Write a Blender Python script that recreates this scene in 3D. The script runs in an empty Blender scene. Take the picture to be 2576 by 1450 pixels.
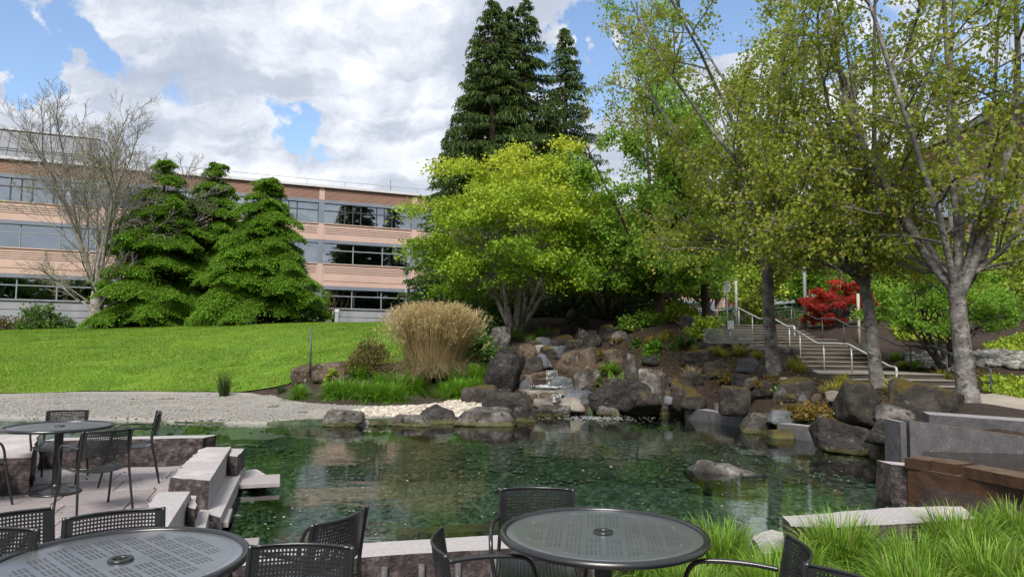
import bpy, bmesh, math, random
import numpy as np
from mathutils import Matrix, Vector

# ------------------------------------------------------------------ camera, sky, sun, exposure
SC = bpy.context.scene
COL = SC.collection
FPX = 690.0                                    # focal length in pixels of a 1024 wide picture
PITCH, ROLL, EYE_Z = math.radians(4.64), math.radians(0.6), 1.7
EYE = np.array([0.0, 0.0, EYE_Z])
FWD = np.array([0, math.cos(PITCH), math.sin(PITCH)])
_R0 = np.array([1.0, 0, 0]); _U0 = np.array([0, -math.sin(PITCH), math.cos(PITCH)])
RGT = math.cos(ROLL) * _R0 + math.sin(ROLL) * _U0
UPV = -math.sin(ROLL) * _R0 + math.cos(ROLL) * _U0
cam_d = bpy.data.cameras.new('camera'); cam = bpy.data.objects.new('camera', cam_d); COL.objects.link(cam)
cam_d.sensor_width = 36.0; cam_d.lens = 36.0 * FPX / 1024.0; cam_d.clip_start = 0.05; cam_d.clip_end = 3000
cam.matrix_world = Matrix(((RGT[0], UPV[0], -FWD[0], 0), (RGT[1], UPV[1], -FWD[1], 0), (RGT[2], UPV[2], -FWD[2], EYE_Z), (0, 0, 0, 1)))
SC.camera = cam
SC.view_settings.view_transform = 'Standard'; SC.view_settings.look = 'None'
SC.view_settings.exposure = 0.60; SC.view_settings.gamma = 1.0
SC.view_settings.use_curve_mapping = False
SC.render.engine = 'CYCLES'
SC.cycles.use_denoising = True
SC.cycles.max_bounces = 6; SC.cycles.transparent_max_bounces = 12
SC.cycles.caustics_reflective = False; SC.cycles.caustics_refractive = False
SUN_EL, SUN_AZ = math.radians(46), math.radians(190)   # compass style, clockwise from +Y

def ray(xd, yd):
    return FWD * FPX + RGT * (xd / 2575 * 1024 - 512) + UPV * (288 - yd / 1450 * 576)
def on(xd, yd, z):
    d = ray(xd, yd); return EYE + d * ((z - EYE_Z) / d[2])
def at(xd, yd, y):
    d = ray(xd, yd); return EYE + d * (y / d[1])

class NT:
    """a small helper for node trees"""
    def __init__(s, tree):
        s.t = tree; s.n = tree.nodes; s.l = tree.links
    def add(s, kind, **kw):
        nd = s.n.new(kind)
        for k, v in kw.items():
            if k.startswith('i_'): s.set(nd, k[2:], v)
            else: setattr(nd, k, v)
        return nd
    def set(s, nd, key, v):
        sock = nd.inputs[int(key)] if str(key).isdigit() else nd.inputs[key.replace('_', ' ')]
        if hasattr(v, 'is_linked') or isinstance(v, bpy.types.NodeSocket): s.l.new(v, sock)
        else: sock.default_value = v
    def math(s, op, a, b=0.0, clamp=False):
        nd = s.n.new('ShaderNodeMath'); nd.operation = op; nd.use_clamp = clamp
        s.set(nd, '0', a); s.set(nd, '1', b); return nd.outputs[0]
    def vmath(s, op, a, b=(0, 0, 0), scale=None):
        nd = s.n.new('ShaderNodeVectorMath'); nd.operation = op
        s.set(nd, '0', a); s.set(nd, '1', b)
        if scale is not None: s.set(nd, 'Scale', scale)
        return nd.outputs['Value'] if op in ('DOT_PRODUCT', 'LENGTH') else nd.outputs[0]
    def noise(s, vec, scale, detail=4.0, rough=0.55, dist=0.0):
        nd = s.n.new('ShaderNodeTexNoise')
        if vec is not None: s.set(nd, 'Vector', vec)
        nd.inputs['Scale'].default_value = scale; nd.inputs['Detail'].default_value = detail
        nd.inputs['Roughness'].default_value = rough; nd.inputs['Distortion'].default_value = dist
        return nd
    def ramp(s, fac, stops):
        nd = s.n.new('ShaderNodeValToRGB'); s.set(nd, '0', fac); e = nd.color_ramp.elements
        while len(e) < len(stops): e.new(0.5)
        for el, (p, c) in zip(e, stops):
            el.position = p; el.color = (*c, 1) if len(c) == 3 else c
        return nd.outputs['Color']
    def mix(s, fac, a, b, mode='MIX'):
        nd = s.n.new('ShaderNodeMix'); nd.data_type = 'RGBA'; nd.blend_type = mode
        s.set(nd, '0', fac)
        for i, v in ((6, a), (7, b)):
            if isinstance(v, tuple): v = (*v, 1) if len(v) == 3 else v
            s.set(nd, str(i), v)
        return nd.outputs[2]
    def maprange(s, v, a, b, c=0.0, d=1.0, smooth=True):
        nd = s.n.new('ShaderNodeMapRange'); nd.interpolation_type = 'SMOOTHSTEP' if smooth else 'LINEAR'
        s.set(nd, 'Value', v)
        for k, x in zip(('From Min', 'From Max', 'To Min', 'To Max'), (a, b, c, d)): s.set(nd, k, x)
        return nd.outputs[0]

def make_world():
    w = bpy.data.worlds.new('World'); SC.world = w; w.use_nodes = True
    N = NT(w.node_tree); N.n.clear()
    out = N.add('ShaderNodeOutputWorld')
    sky = N.add('ShaderNodeTexSky', sky_type='NISHITA'); sky.sun_disc = False
    sky.sun_elevation = SUN_EL; sky.sun_rotation = SUN_AZ; sky.air_density = 1.0; sky.dust_density = 1.3; sky.ozone_density = 2.0
    bg = N.add('ShaderNodeBackground', i_Color=sky.outputs[0], i_Strength=0.15)
    tc = N.add('ShaderNodeTexCoord'); d0 = tc.outputs['Generated']
    # ragged direction field
    wob = N.noise(d0, 5.0, 6, 0.62); wv = N.vmath('SCALE', N.vmath('SUBTRACT', wob.outputs['Color'], (0.5, 0.5, 0.5)), scale=0.13)
    d = N.vmath('NORMALIZE', N.vmath('ADD', d0, wv))
    # cloud deck coordinates: streaks that run with the wind
    sep = N.add('ShaderNodeSeparateXYZ', i_0=d)
    zz = N.math('ADD', N.math('ABSOLUTE', sep.outputs[2]), 0.22)
    cmb = N.add('ShaderNodeCombineXYZ', i_0=N.math('DIVIDE', sep.outputs[0], zz), i_1=N.math('DIVIDE', sep.outputs[1], zz), i_2=0.0)
    rot = N.add('ShaderNodeMapping', i_Vector=cmb.outputs[0]); rot.inputs['Rotation'].default_value = (0, 0, 0.5); rot.inputs['Scale'].default_value = (0.8, 1.5, 1)
    deck = N.noise(rot.outputs[0], 0.9, 7, 0.58)
    # openings in the deck where the photograph shows blue
    holes = None
    for xd, yd, rad, wt in ((20, 70, 3.0, .3), (60, 175, 1.8, .24), (215, 140, 1.3, .24), (300, 185, 1.1, .17), (420, 245, 1.0, .17), (640, 262, 1.0, .2), (735, 325, 1.35, .26), (770, 365, .9, .2), (575, 215, .8, .14), (690, 195, .8, .12), (830, 385, .7, .2), (1440, 175, 2.6, .36), (1580, 125, 3.0, .42), (1700, 70, 3.0, .42), (1830, 25, 2.4, .32), (2060, 90, 3.0, .3), (2550, 60, 4.5, .3), (10, 255, 1.2, .26)):
        v = ray(xd, yd); v = v / np.linalg.norm(v)
        dt = N.vmath('DOT_PRODUCT', d, tuple(float(x) for x in v))
        m = N.maprange(dt, math.cos(math.radians(rad * 1.9)), math.cos(math.radians(rad * 0.2)), 0, wt)
        holes = m if holes is None else N.math('ADD', holes, m)
    rag = N.noise(d0, 16.0, 6, 0.6)
    holes = N.math('MULTIPLY', holes, N.maprange(rag.outputs['Fac'], 0.34, 0.62, 0.2, 1.6))
    dens = N.math('SUBTRACT', N.math('ADD', N.math('MULTIPLY', deck.outputs['Fac'], 0.34), 0.44), holes)
    cover = N.maprange(dens, 0.28, 0.46)
    # thickness shading: thin edges white, thick undersides lilac grey
    shade_n = N.noise(rot.outputs[0], 1.7, 7, 0.6)
    billow = N.noise(d, 7.0, 7, 0.6)
    sh = N.math('ADD', N.math('MULTIPLY', shade_n.outputs['Fac'], 0.62), N.math('MULTIPLY', billow.outputs['Fac'], 0.38))
    ccol = N.ramp(sh, [(0.40, (0.80, 0.81, 0.83)), (0.46, (0.60, 0.63, 0.69)), (0.52, (0.42, 0.46, 0.54)), (0.60, (0.33, 0.375, 0.465))])
    # brighter towards the horizon
    up = N.add('ShaderNodeSeparateXYZ', i_0=d0)
    low = N.maprange(up.outputs[2], 0.08, 0.28, 0.4, 0.0)
    ccol = N.mix(low, ccol, (0.80, 0.81, 0.83))
    cb = N.add('ShaderNodeBackground', i_Color=ccol, i_Strength=0.95)
    mx = N.add('ShaderNodeMixShader', i_0=cover, i_1=bg.outputs[0], i_2=cb.outputs[0])
    N.l.new(mx.outputs[0], out.inputs[0])
make_world()
sun_d = bpy.data.lights.new('sun', 'SUN'); sun_d.energy = 3.6; sun_d.angle = math.radians(20); sun_d.color = (1.0, 0.955, 0.88)
sun = bpy.data.objects.new('sun', sun_d); COL.objects.link(sun)
_sv = Vector((math.sin(SUN_AZ) * math.cos(SUN_EL), math.cos(SUN_AZ) * math.cos(SUN_EL), math.sin(SUN_EL)))
sun.rotation_euler = _sv.to_track_quat('Z', 'Y').to_euler(); sun.location = _sv * 60

# ------------------------------------------------------------------ materials
M = {}
def newmat(name):
    m = bpy.data.materials.new(name); m.use_nodes = True; M[name] = m
    N = NT(m.node_tree); N.n.clear(); N.out = N.add('ShaderNodeOutputMaterial'); return N
def surf(name, stops, scale=3.0, rough=0.8, bump=0.0, bscale=None, detail=6, metal=0.0, spec=0.4, stretch=None, speck=None, space='world', moss=None, rnd=0.0, bdist=0.02, tide=False):
    """noise driven surface; stops: colour ramp; speck: (scale, threshold, colour, amount); moss: (colour, lo, hi) on upward faces"""
    N = newmat(name)
    if space == 'world': vec = N.add('ShaderNodeNewGeometry').outputs['Position']
    else:
        vec = N.add('ShaderNodeTexCoord').outputs['Object']
    if space == 'objr':
        oi = N.add('ShaderNodeObjectInfo'); cb = N.add('ShaderNodeCombineXYZ', i_0=N.math('MULTIPLY', oi.outputs['Random'], 57.0), i_1=N.math('MULTIPLY', oi.outputs['Random'], 31.0), i_2=0.0)
        vec = N.vmath('ADD', vec, cb.outputs[0])
    v2 = vec
    if stretch: 
        mp = N.add('ShaderNodeMapping', i_Vector=vec); mp.inputs['Scale'].default_value = stretch; v2 = mp.outputs[0]
    n = N.noise(v2, scale, detail, 0.62)
    col = N.ramp(n.outputs['Fac'], stops)
    if speck:
        for sscale, th, scol, amt in (speck if isinstance(speck, list) else [speck]):
            sn = N.noise(vec, sscale, 3, 0.6)
            col = N.mix(N.maprange(sn.outputs['Fac'], th, th + 0.08, 0, amt), col, scol)
    if rnd:
        oi = N.add('ShaderNodeObjectInfo')
        hsv = N.add('ShaderNodeHueSaturation', i_Color=col, i_Value=N.maprange(oi.outputs['Random'], 0, 1, 1 - rnd, 1 + rnd, False)); col = hsv.outputs[0]
    if moss:
        mcol, lo, hi = moss
        g = N.add('ShaderNodeNewGeometry'); sp = N.add('ShaderNodeSeparateXYZ', i_0=g.outputs['Normal'])
        mn = N.noise(vec, 1.7, 5, 0.65)
        f = N.math('ADD', sp.outputs[2], N.math('MULTIPLY', N.math('SUBTRACT', mn.outputs['Fac'], 0.5), 2.6))
        mc = N.ramp(N.noise(vec, 14, 4).outputs['Fac'], [(0.3, tuple(c * 0.6 for c in mcol)), (0.7, tuple(c * 1.25 for c in mcol))])
        col = N.mix(N.maprange(f, lo, hi), col, mc)
    if tide:
        gp_ = N.add('ShaderNodeNewGeometry').outputs['Position']; sz_ = N.add('ShaderNodeSeparateXYZ', i_0=gp_)
        hh = N.math('ADD', sz_.outputs[2], N.math('MULTIPLY', N.math('SUBTRACT', N.noise(gp_, 6, 4).outputs['Fac'], 0.5), 0.10))
        col = N.mix(N.maprange(hh, -0.05, 0.03, 0.85, 0.0), col, (0.085, 0.085, 0.028))
        col = N.mix(N.maprange(hh, -0.10, -0.075, 0.8, 0.0), col, (0.012, 0.013, 0.010))
    b = N.add('ShaderNodeBsdfPrincipled', i_Base_Color=col, i_Roughness=rough, i_Metallic=metal); b.inputs['Specular IOR Level'].default_value = spec
    if bump:
        bn = N.noise(vec, bscale or scale * 5, 8, 0.65)
        bp = N.add('ShaderNodeBump', i_Strength=bump, i_Distance=bdist, i_Height=bn.outputs['Fac']); N.l.new(bp.outputs[0], b.inputs['Normal'])
    N.l.new(b.outputs[0], N.out.inputs[0]); return M[name]
def leafmat(name, cols, trans=0.35, rough=0.5, spec=0.3):
    N = newmat(name)
    at_ = N.add('ShaderNodeAttribute', attribute_name='rnd')
    k = len(cols); col = N.ramp(at_.outputs['Fac'], [(i / max(1, k - 1), c) for i, c in enumerate(cols)])
    b = N.add('ShaderNodeBsdfPrincipled', i_Base_Color=col, i_Roughness=rough); b.inputs['Specular IOR Level'].default_value = spec
    if trans <= 0: N.l.new(b.outputs[0], N.out.inputs[0]); return M[name]
    t = N.add('ShaderNodeBsdfTranslucent', i_Color=N.mix(0.35, col, (0.35, 0.42, 0.04), 'MIX'))
    mx = N.add('ShaderNodeMixShader', i_0=trans, i_1=b.outputs[0], i_2=t.outputs[0])
    N.l.new(mx.outputs[0], N.out.inputs[0]); return M[name]

surf('soil', [(0.3, (0.014, 0.009, 0.007)), (0.5, (0.032, 0.020, 0.014)), (0.7, (0.061, 0.037, 0.026))], 9, 0.95, 0.9, 40, speck=[(60, 0.62, (0.16, 0.10, 0.06), 0.8), (0.35, 0.52, (0.05, 0.035, 0.02), 0.5)], bdist=0.04)
surf('lawn', [(0.30, (0.063, 0.137, 0.009)), (0.5, (0.100, 0.200, 0.012)), (0.68, (0.148, 0.244, 0.016))], 0.45, 0.85, 0.7, 60, speck=[(22, 0.56, (0.16, 0.24, 0.03), 0.5), (1.1, 0.52, (0.17, 0.22, 0.03), 0.55), (3.2, 0.58, (0.17, 0.20, 0.035), 0.5), (0.5, 0.55, (0.06, 0.13, 0.012), 0.5)], spec=0.2)
surf('gravel', [(0.3, (0.1895, 0.1776, 0.1582)), (0.5, (0.2916, 0.2778, 0.2530)), (0.7, (0.3800, 0.3671, 0.3413))], 26, 0.9, 0.9, 34, speck=[(40, 0.60, (0.20, 0.17, 0.14), 0.7), (0.8, 0.56, (0.40, 0.36, 0.30), 0.4)], bdist=0.05)
surf('pondfloor', [(0.3, (0.0182, 0.0308, 0.0182)), (0.5, (0.0539, 0.0770, 0.0399)), (0.7, (0.1155, 0.1309, 0.0693))], 5, 0.9, 0.9, 14, stretch=(1, 1.6, 1), speck=(9, 0.6, (0.10, 0.10, 0.06), 0.6), bdist=0.05)
surf('path', [(0.3, (0.272, 0.232, 0.192)), (0.7, (0.368, 0.320, 0.272))], 2, 0.9, 0.3, 30)
surf('paver', [(0.25, (0.1950, 0.1720, 0.1757)), (0.5, (0.2659, 0.2346, 0.2383)), (0.75, (0.3441, 0.3091, 0.3054))], 34, 0.75, 0.35, 70, speck=[(90, 0.60, (0.13, 0.115, 0.12), 0.7), (1.3, 0.55, (0.34, 0.27, 0.25), 0.35)], rnd=0.16, bdist=0.008)
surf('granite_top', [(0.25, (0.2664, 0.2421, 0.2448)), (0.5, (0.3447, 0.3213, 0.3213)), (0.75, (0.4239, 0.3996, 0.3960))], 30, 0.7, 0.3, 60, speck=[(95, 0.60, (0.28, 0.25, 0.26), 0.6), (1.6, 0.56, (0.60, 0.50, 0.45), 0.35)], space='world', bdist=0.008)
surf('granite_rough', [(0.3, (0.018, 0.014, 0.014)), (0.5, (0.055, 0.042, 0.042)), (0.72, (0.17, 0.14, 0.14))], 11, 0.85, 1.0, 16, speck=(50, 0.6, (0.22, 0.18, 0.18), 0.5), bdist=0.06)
surf('granite_grey', [(0.3, (0.0594, 0.0548, 0.0594)), (0.5, (0.0832, 0.0785, 0.0858)), (0.7, (0.1142, 0.1082, 0.1162))], 6, 0.75, 0.35, 60, speck=[(70, 0.62, (0.36, 0.34, 0.36), 0.7), (4, 0.63, (0.30, 0.28, 0.28), 0.4)], bdist=0.01)
surf('granite_mid', [(0.3, (0.17, 0.16, 0.165)), (0.5, (0.24, 0.23, 0.235)), (0.7, (0.32, 0.31, 0.31))], 9, 0.75, 0.35, 60, speck=(70, 0.62, (0.40, 0.38, 0.38), 0.5), bdist=0.01)
surf('granite_rust', [(0.3, (0.026, 0.0115, 0.0055)), (0.5, (0.047, 0.021, 0.0095)), (0.7, (0.080, 0.038, 0.018))], 3.2, 0.55, 0.3, 30, stretch=(1, 1, 0.35), speck=(40, 0.64, (0.17, 0.10, 0.07), 0.4))
surf('granite_slab', [(0.3, (0.060, 0.036, 0.020)), (0.7, (0.15, 0.10, 0.068))], 8, 0.6, 0.5, 40, speck=(70, 0.6, (0.08, 0.05, 0.04), 0.6))
MOSS = (0.075, 0.055, 0.008)
surf('rock_dark', [(0.32, (0.0102, 0.0082, 0.0075)), (0.5, (0.0286, 0.0238, 0.0218)), (0.68, (0.0598, 0.0517, 0.0462))], 2.6, 0.85, 1.0, 7, space='objr', speck=[(3.5, 0.52, (0.006, 0.005, 0.005), 0.75), (13, 0.60, (0.13, 0.12, 0.11), 0.6), (4, 0.62, (0.16, 0.15, 0.14), 0.6), (40, 0.60, (0.10, 0.09, 0.08), 0.5)], moss=(MOSS, 0.9, 1.5), rnd=0.25, bdist=0.09, tide=True)
surf('rock_mossy', [(0.32, (0.0115, 0.0094, 0.0086)), (0.5, (0.0310, 0.0259, 0.0209)), (0.68, (0.0655, 0.0562, 0.0468))], 2.6, 0.88, 1.0, 7, space='objr', speck=[(3.5, 0.53, (0.008, 0.007, 0.006), 0.7), (12, 0.61, (0.13, 0.12, 0.105), 0.6), (40, 0.60, (0.09, 0.08, 0.065), 0.5)], moss=(MOSS, 0.45, 1.0), rnd=0.22, bdist=0.09, tide=True)
surf('rock_brown', [(0.32, (0.0263, 0.0187, 0.0127)), (0.5, (0.0697, 0.0493, 0.0323)), (0.68, (0.1224, 0.0901, 0.0638))], 2.2, 0.85, 1.0, 7, space='objr', speck=[(3, 0.53, (0.015, 0.011, 0.008), 0.7), (10, 0.60, (0.28, 0.25, 0.21), 0.7)], moss=(MOSS, 0.8, 1.6), rnd=0.15, bdist=0.09, tide=True)
surf('rock_pale', [(0.32, (0.086, 0.073, 0.059)), (0.5, (0.172, 0.152, 0.129)), (0.68, (0.277, 0.254, 0.221))], 2.4, 0.85, 0.9, 8, space='objr', speck=[(16, 0.62, (0.08, 0.065, 0.05), 0.7)], moss=(MOSS, 1.1, 1.8), rnd=0.15, bdist=0.07, tide=True)
surf('rock_blue', [(0.32, (0.040, 0.043, 0.050)), (0.5, (0.076, 0.081, 0.089)), (0.68, (0.132, 0.139, 0.149))], 2.2, 0.8, 0.8, 8, space='objr', speck=[(20, 0.64, (0.30, 0.30, 0.30), 0.5)], moss=(MOSS, 0.9, 1.5), rnd=0.15, bdist=0.07, tide=True)
surf('rock_lichen', [(0.32, (0.020, 0.017, 0.015)), (0.46, (0.056, 0.050, 0.045)), (0.58, (0.145, 0.132, 0.122)), (0.72, (0.264, 0.251, 0.238))], 2.8, 0.85, 1.0, 9, space='objr', speck=[(9, 0.56, (0.010, 0.009, 0.008), 0.8), (5, 0.60, (0.14, 0.08, 0.01), 0.55)], moss=(MOSS, 1.1, 1.7), rnd=0.15, bdist=0.08, tide=True)
surf('rock_island', [(0.32, (0.020, 0.017, 0.015)), (0.46, (0.056, 0.050, 0.045)), (0.58, (0.145, 0.132, 0.122)), (0.72, (0.264, 0.251, 0.238))], 2.8, 0.85, 1.0, 9, space='objr', speck=[(9, 0.56, (0.010, 0.009, 0.008), 0.8), (5, 0.60, (0.14, 0.08, 0.01), 0.55)], moss=(MOSS, 1.1, 1.7), rnd=0.15, bdist=0.08)
leafmat('pebble', [(0.22, 0.17, 0.12), (0.36, 0.31, 0.25), (0.46, 0.42, 0.36), (0.55, 0.52, 0.46)], 0.0, 0.7)
leafmat('pebble_grey', [(0.06, 0.058, 0.05), (0.14, 0.135, 0.12), (0.22, 0.215, 0.195), (0.34, 0.33, 0.31)], 0.0, 0.7)
leafmat('pebble_wet', [(0.035, 0.058, 0.044), (0.065, 0.095, 0.070), (0.095, 0.125, 0.092), (0.15, 0.165, 0.125)], 0.0, 0.7)
surf('metal_black', [(0.3, (0.012, 0.013, 0.014)), (0.7, (0.019, 0.020, 0.022))], 5, 0.27, 0.05, 300, metal=0.0, spec=0.6)
surf('metal_top', [(0.3, (0.30, 0.315, 0.335)), (0.7, (0.37, 0.385, 0.405))], 4, 0.30, 0.04, 220, metal=0.85, spec=0.8, speck=(14, 0.66, (0.10, 0.10, 0.10), 0.35))
surf('steel', [(0.3, (0.50, 0.50, 0.49)), (0.7, (0.60, 0.60, 0.58))], 4, 0.35, 0.0, metal=0.25)
surf('rail_dark', [(0.3, (0.055, 0.062, 0.068)), (0.7, (0.085, 0.093, 0.10))], 4, 0.5, 0.0, metal=0.2)
surf('pole_grey', [(0.3, (0.22, 0.25, 0.26)), (0.7, (0.30, 0.33, 0.34))], 2, 0.5, 0.0)
surf('pole_cream', [(0.3, (0.30, 0.30, 0.22)), (0.7, (0.40, 0.40, 0.30))], 2, 0.6, 0.0)
surf('wood_grey', [(0.3, (0.22, 0.225, 0.21)), (0.7, (0.40, 0.405, 0.38))], 9, 0.6, 0.2, 40, stretch=(0.3, 3, 3))
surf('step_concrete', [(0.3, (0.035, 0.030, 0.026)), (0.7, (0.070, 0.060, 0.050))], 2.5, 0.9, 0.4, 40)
surf('step_lit_tread', [(0.3, (0.1680, 0.1512, 0.1232)), (0.7, (0.2352, 0.2128, 0.1792))], 3, 0.9, 0.3, 40)  # tread tops paler than the risers: sunlight put into the colour
surf('stucco', [(0.3, (0.45, 0.315, 0.26)), (0.5, (0.49, 0.345, 0.285)), (0.7, (0.525, 0.375, 0.31))], 0.35, 0.9, 0.15, 20, speck=[(2.5, 0.6, (0.43, 0.29, 0.235), 0.3), (0.9, 0.56, (0.42, 0.30, 0.25), 0.35)])
surf('louver', [(0.3, (0.28, 0.165, 0.125)), (0.7, (0.34, 0.205, 0.155))], 0.4, 0.85)
surf('bluegrey', [(0.3, (0.135, 0.16, 0.20)), (0.7, (0.175, 0.20, 0.245))], 0.8, 0.6, 0.0)
surf('mullion', [(0.3, (0.030, 0.034, 0.040)), (0.7, (0.042, 0.047, 0.054))], 1, 0.5)
surf('mullion_light', [(0.3, (0.18, 0.20, 0.23)), (0.7, (0.23, 0.25, 0.28))], 1, 0.5)
surf('concrete', [(0.3, (0.20, 0.21, 0.225)), (0.5, (0.255, 0.265, 0.28)), (0.7, (0.31, 0.32, 0.33))], 0.7, 0.9, 0.3, 30, stretch=(1, 1, 0.4))
surf('roof_metal', [(0.3, (0.145, 0.155, 0.185)), (0.7, (0.19, 0.20, 0.23))], 0.6, 0.6)
surf('cornice', [(0.3, (0.46, 0.46, 0.48)), (0.7, (0.56, 0.56, 0.58))], 1, 0.6)
surf('interior', [(0.3, (0.045, 0.045, 0.045)), (0.7, (0.075, 0.072, 0.068))], 0.8, 0.9)
surf('dark', [(0.3, (0.012, 0.012, 0.013)), (0.7, (0.022, 0.022, 0.023))], 1, 0.8)
surf('brick_red', [(0.3, (0.14, 0.045, 0.035)), (0.7, (0.20, 0.065, 0.05))], 3, 0.9)
surf('white_paint', [(0.3, (0.62, 0.62, 0.60)), (0.7, (0.74, 0.74, 0.72))], 3, 0.6)
surf('orange_paint', [(0.3, (0.55, 0.09, 0.02)), (0.7, (0.65, 0.12, 0.03))], 3, 0.6)
surf('petal', [(0.3, (0.495, 0.495, 0.414)), (0.7, (0.702, 0.702, 0.630))], 20, 0.7)
surf('foam', [(0.3, (0.372, 0.396, 0.408)), (0.7, (0.516, 0.528, 0.528))], 14, 0.5)
BARKS = [('bark_grey', [(0.3, (0.080, 0.073, 0.066)), (0.5, (0.175, 0.162, 0.150)), (0.7, (0.34, 0.33, 0.31))]), ('bark_dark', [(0.3, (0.018, 0.014, 0.011)), (0.5, (0.042, 0.033, 0.026)), (0.7, (0.085, 0.070, 0.058))]), ('bark_pale', [(0.3, (0.14, 0.12, 0.10)), (0.5, (0.25, 0.225, 0.20)), (0.7, (0.40, 0.37, 0.34))]), ('bark_brown', [(0.3, (0.04, 0.026, 0.018)), (0.7, (0.11, 0.075, 0.052))])]
for nm, st in BARKS: surf(nm, st, 4.0, 0.9, 1.0, 14, stretch=(1, 1, 1.15), speck=[(7, 0.58, (0.05, 0.042, 0.036), 0.8), (26, 0.60, (0.035, 0.03, 0.026), 0.7), (3, 0.60, (0.40, 0.39, 0.37), 0.5)] if nm in ('bark_grey', 'bark_pale') else (20, 0.62, (0.03, 0.026, 0.022), 0.6), bdist=0.05)
leafmat('leaf_olive', [(0.170, 0.250, 0.028), (0.245, 0.340, 0.036), (0.310, 0.385, 0.045), (0.380, 0.335, 0.055), (0.300, 0.395, 0.050)], 0.55)
leafmat('leaf_green', [(0.109, 0.226, 0.027), (0.187, 0.365, 0.039), (0.306, 0.493, 0.069)], 0.52)
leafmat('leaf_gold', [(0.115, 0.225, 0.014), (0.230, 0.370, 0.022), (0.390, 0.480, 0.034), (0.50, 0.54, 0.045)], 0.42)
leafmat('leaf_bronze', [(0.169, 0.221, 0.026), (0.286, 0.325, 0.052), (0.260, 0.169, 0.039)], 0.40)
leafmat('leaf_redwood', [(0.075, 0.175, 0.020), (0.140, 0.290, 0.030), (0.235, 0.420, 0.046)], 0.30)
leafmat('leaf_cedar', [(0.024, 0.048, 0.015), (0.045, 0.084, 0.022), (0.078, 0.123, 0.030)], 0.22)
leafmat('leaf_shrub', [(0.027, 0.075, 0.015), (0.060, 0.143, 0.022), (0.128, 0.240, 0.038)], 0.25)
leafmat('leaf_dark', [(0.009, 0.024, 0.009), (0.020, 0.046, 0.013), (0.039, 0.072, 0.018)], 0.2)
leafmat('leaf_lime', [(0.132, 0.228, 0.018), (0.264, 0.372, 0.030), (0.432, 0.492, 0.060)], 0.35)
leafmat('leaf_red', [(0.176, 0.007, 0.009), (0.330, 0.011, 0.013), (0.462, 0.028, 0.024)], 0.30)
leafmat('leaf_pink', [(0.330, 0.033, 0.077), (0.495, 0.066, 0.132)], 0.3)
leafmat('leaf_rust', [(0.09, 0.075, 0.020), (0.15, 0.110, 0.022), (0.20, 0.105, 0.020), (0.15, 0.16, 0.025)], 0.3)
leafmat('leaf_brownshrub', [(0.050, 0.039, 0.017), (0.110, 0.083, 0.028), (0.187, 0.154, 0.044)], 0.25)
leafmat('grass_bright', [(0.050, 0.125, 0.010), (0.105, 0.230, 0.016), (0.170, 0.320, 0.026), (0.25, 0.40, 0.06), (0.30, 0.27, 0.11)], 0.35, 0.45)
leafmat('grass_lily', [(0.061, 0.169, 0.014), (0.115, 0.284, 0.019), (0.203, 0.405, 0.030)], 0.35, 0.45)
leafmat('grass_lawn', [(0.075, 0.150, 0.012), (0.125, 0.220, 0.016), (0.190, 0.300, 0.026)], 0.35)
leafmat('grass_tan', [(0.24, 0.160, 0.080), (0.42, 0.300, 0.155), (0.56, 0.430, 0.245), (0.66, 0.54, 0.34)], 0.35, 0.6)
leafmat('grass_dry', [(0.20, 0.15, 0.085), (0.33, 0.255, 0.155), (0.44, 0.36, 0.23)], 0.3, 0.6)
leafmat('grass_gold', [(0.242, 0.231, 0.033), (0.396, 0.363, 0.055), (0.462, 0.396, 0.088)], 0.3, 0.5)
leafmat('grass_dark', [(0.022, 0.044, 0.013), (0.044, 0.077, 0.022)], 0.25)
leafmat('fern', [(0.066, 0.176, 0.017), (0.121, 0.286, 0.028), (0.187, 0.374, 0.044)], 0.35)

def water_mat(name, tint, ripple, rscale, flow=None):
    N = newmat(name)
    pos = N.add('ShaderNodeNewGeometry').outputs['Position']
    mp = N.add('ShaderNodeMapping', i_Vector=pos); mp.inputs['Scale'].default_value = flow or (0.8, 1.5, 1)
    n1 = N.noise(mp.outputs[0], rscale, 3, 0.5); n2 = N.noise(mp.outputs[0], rscale * 0.22, 2, 0.5)
    h = N.math('ADD', N.math('MULTIPLY', n1.outputs['Fac'], 0.45), n2.outputs['Fac'])
    bp = N.add('ShaderNodeBump', i_Strength=ripple, i_Distance=0.03, i_Height=h)
    fr = N.add('ShaderNodeFresnel', i_IOR=1.36, i_Normal=bp.outputs[0])
    tr = N.add('ShaderNodeBsdfTransparent', i_Color=(*tint, 1)); gl = N.add('ShaderNodeBsdfGlossy', i_Color=(1, 1, 1, 1), i_Roughness=0.025, i_Normal=bp.outputs[0])
    mx = N.add('ShaderNodeMixShader', i_0=fr.outputs[0], i_1=tr.outputs[0], i_2=gl.outputs[0])
    N.l.new(mx.outputs[0], N.out.inputs[0])
water_mat('water', (0.70, 0.85, 0.77), 0.13, 4.5)
water_mat('water_basin', (0.60, 0.58, 0.36), 0.22, 5)
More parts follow.
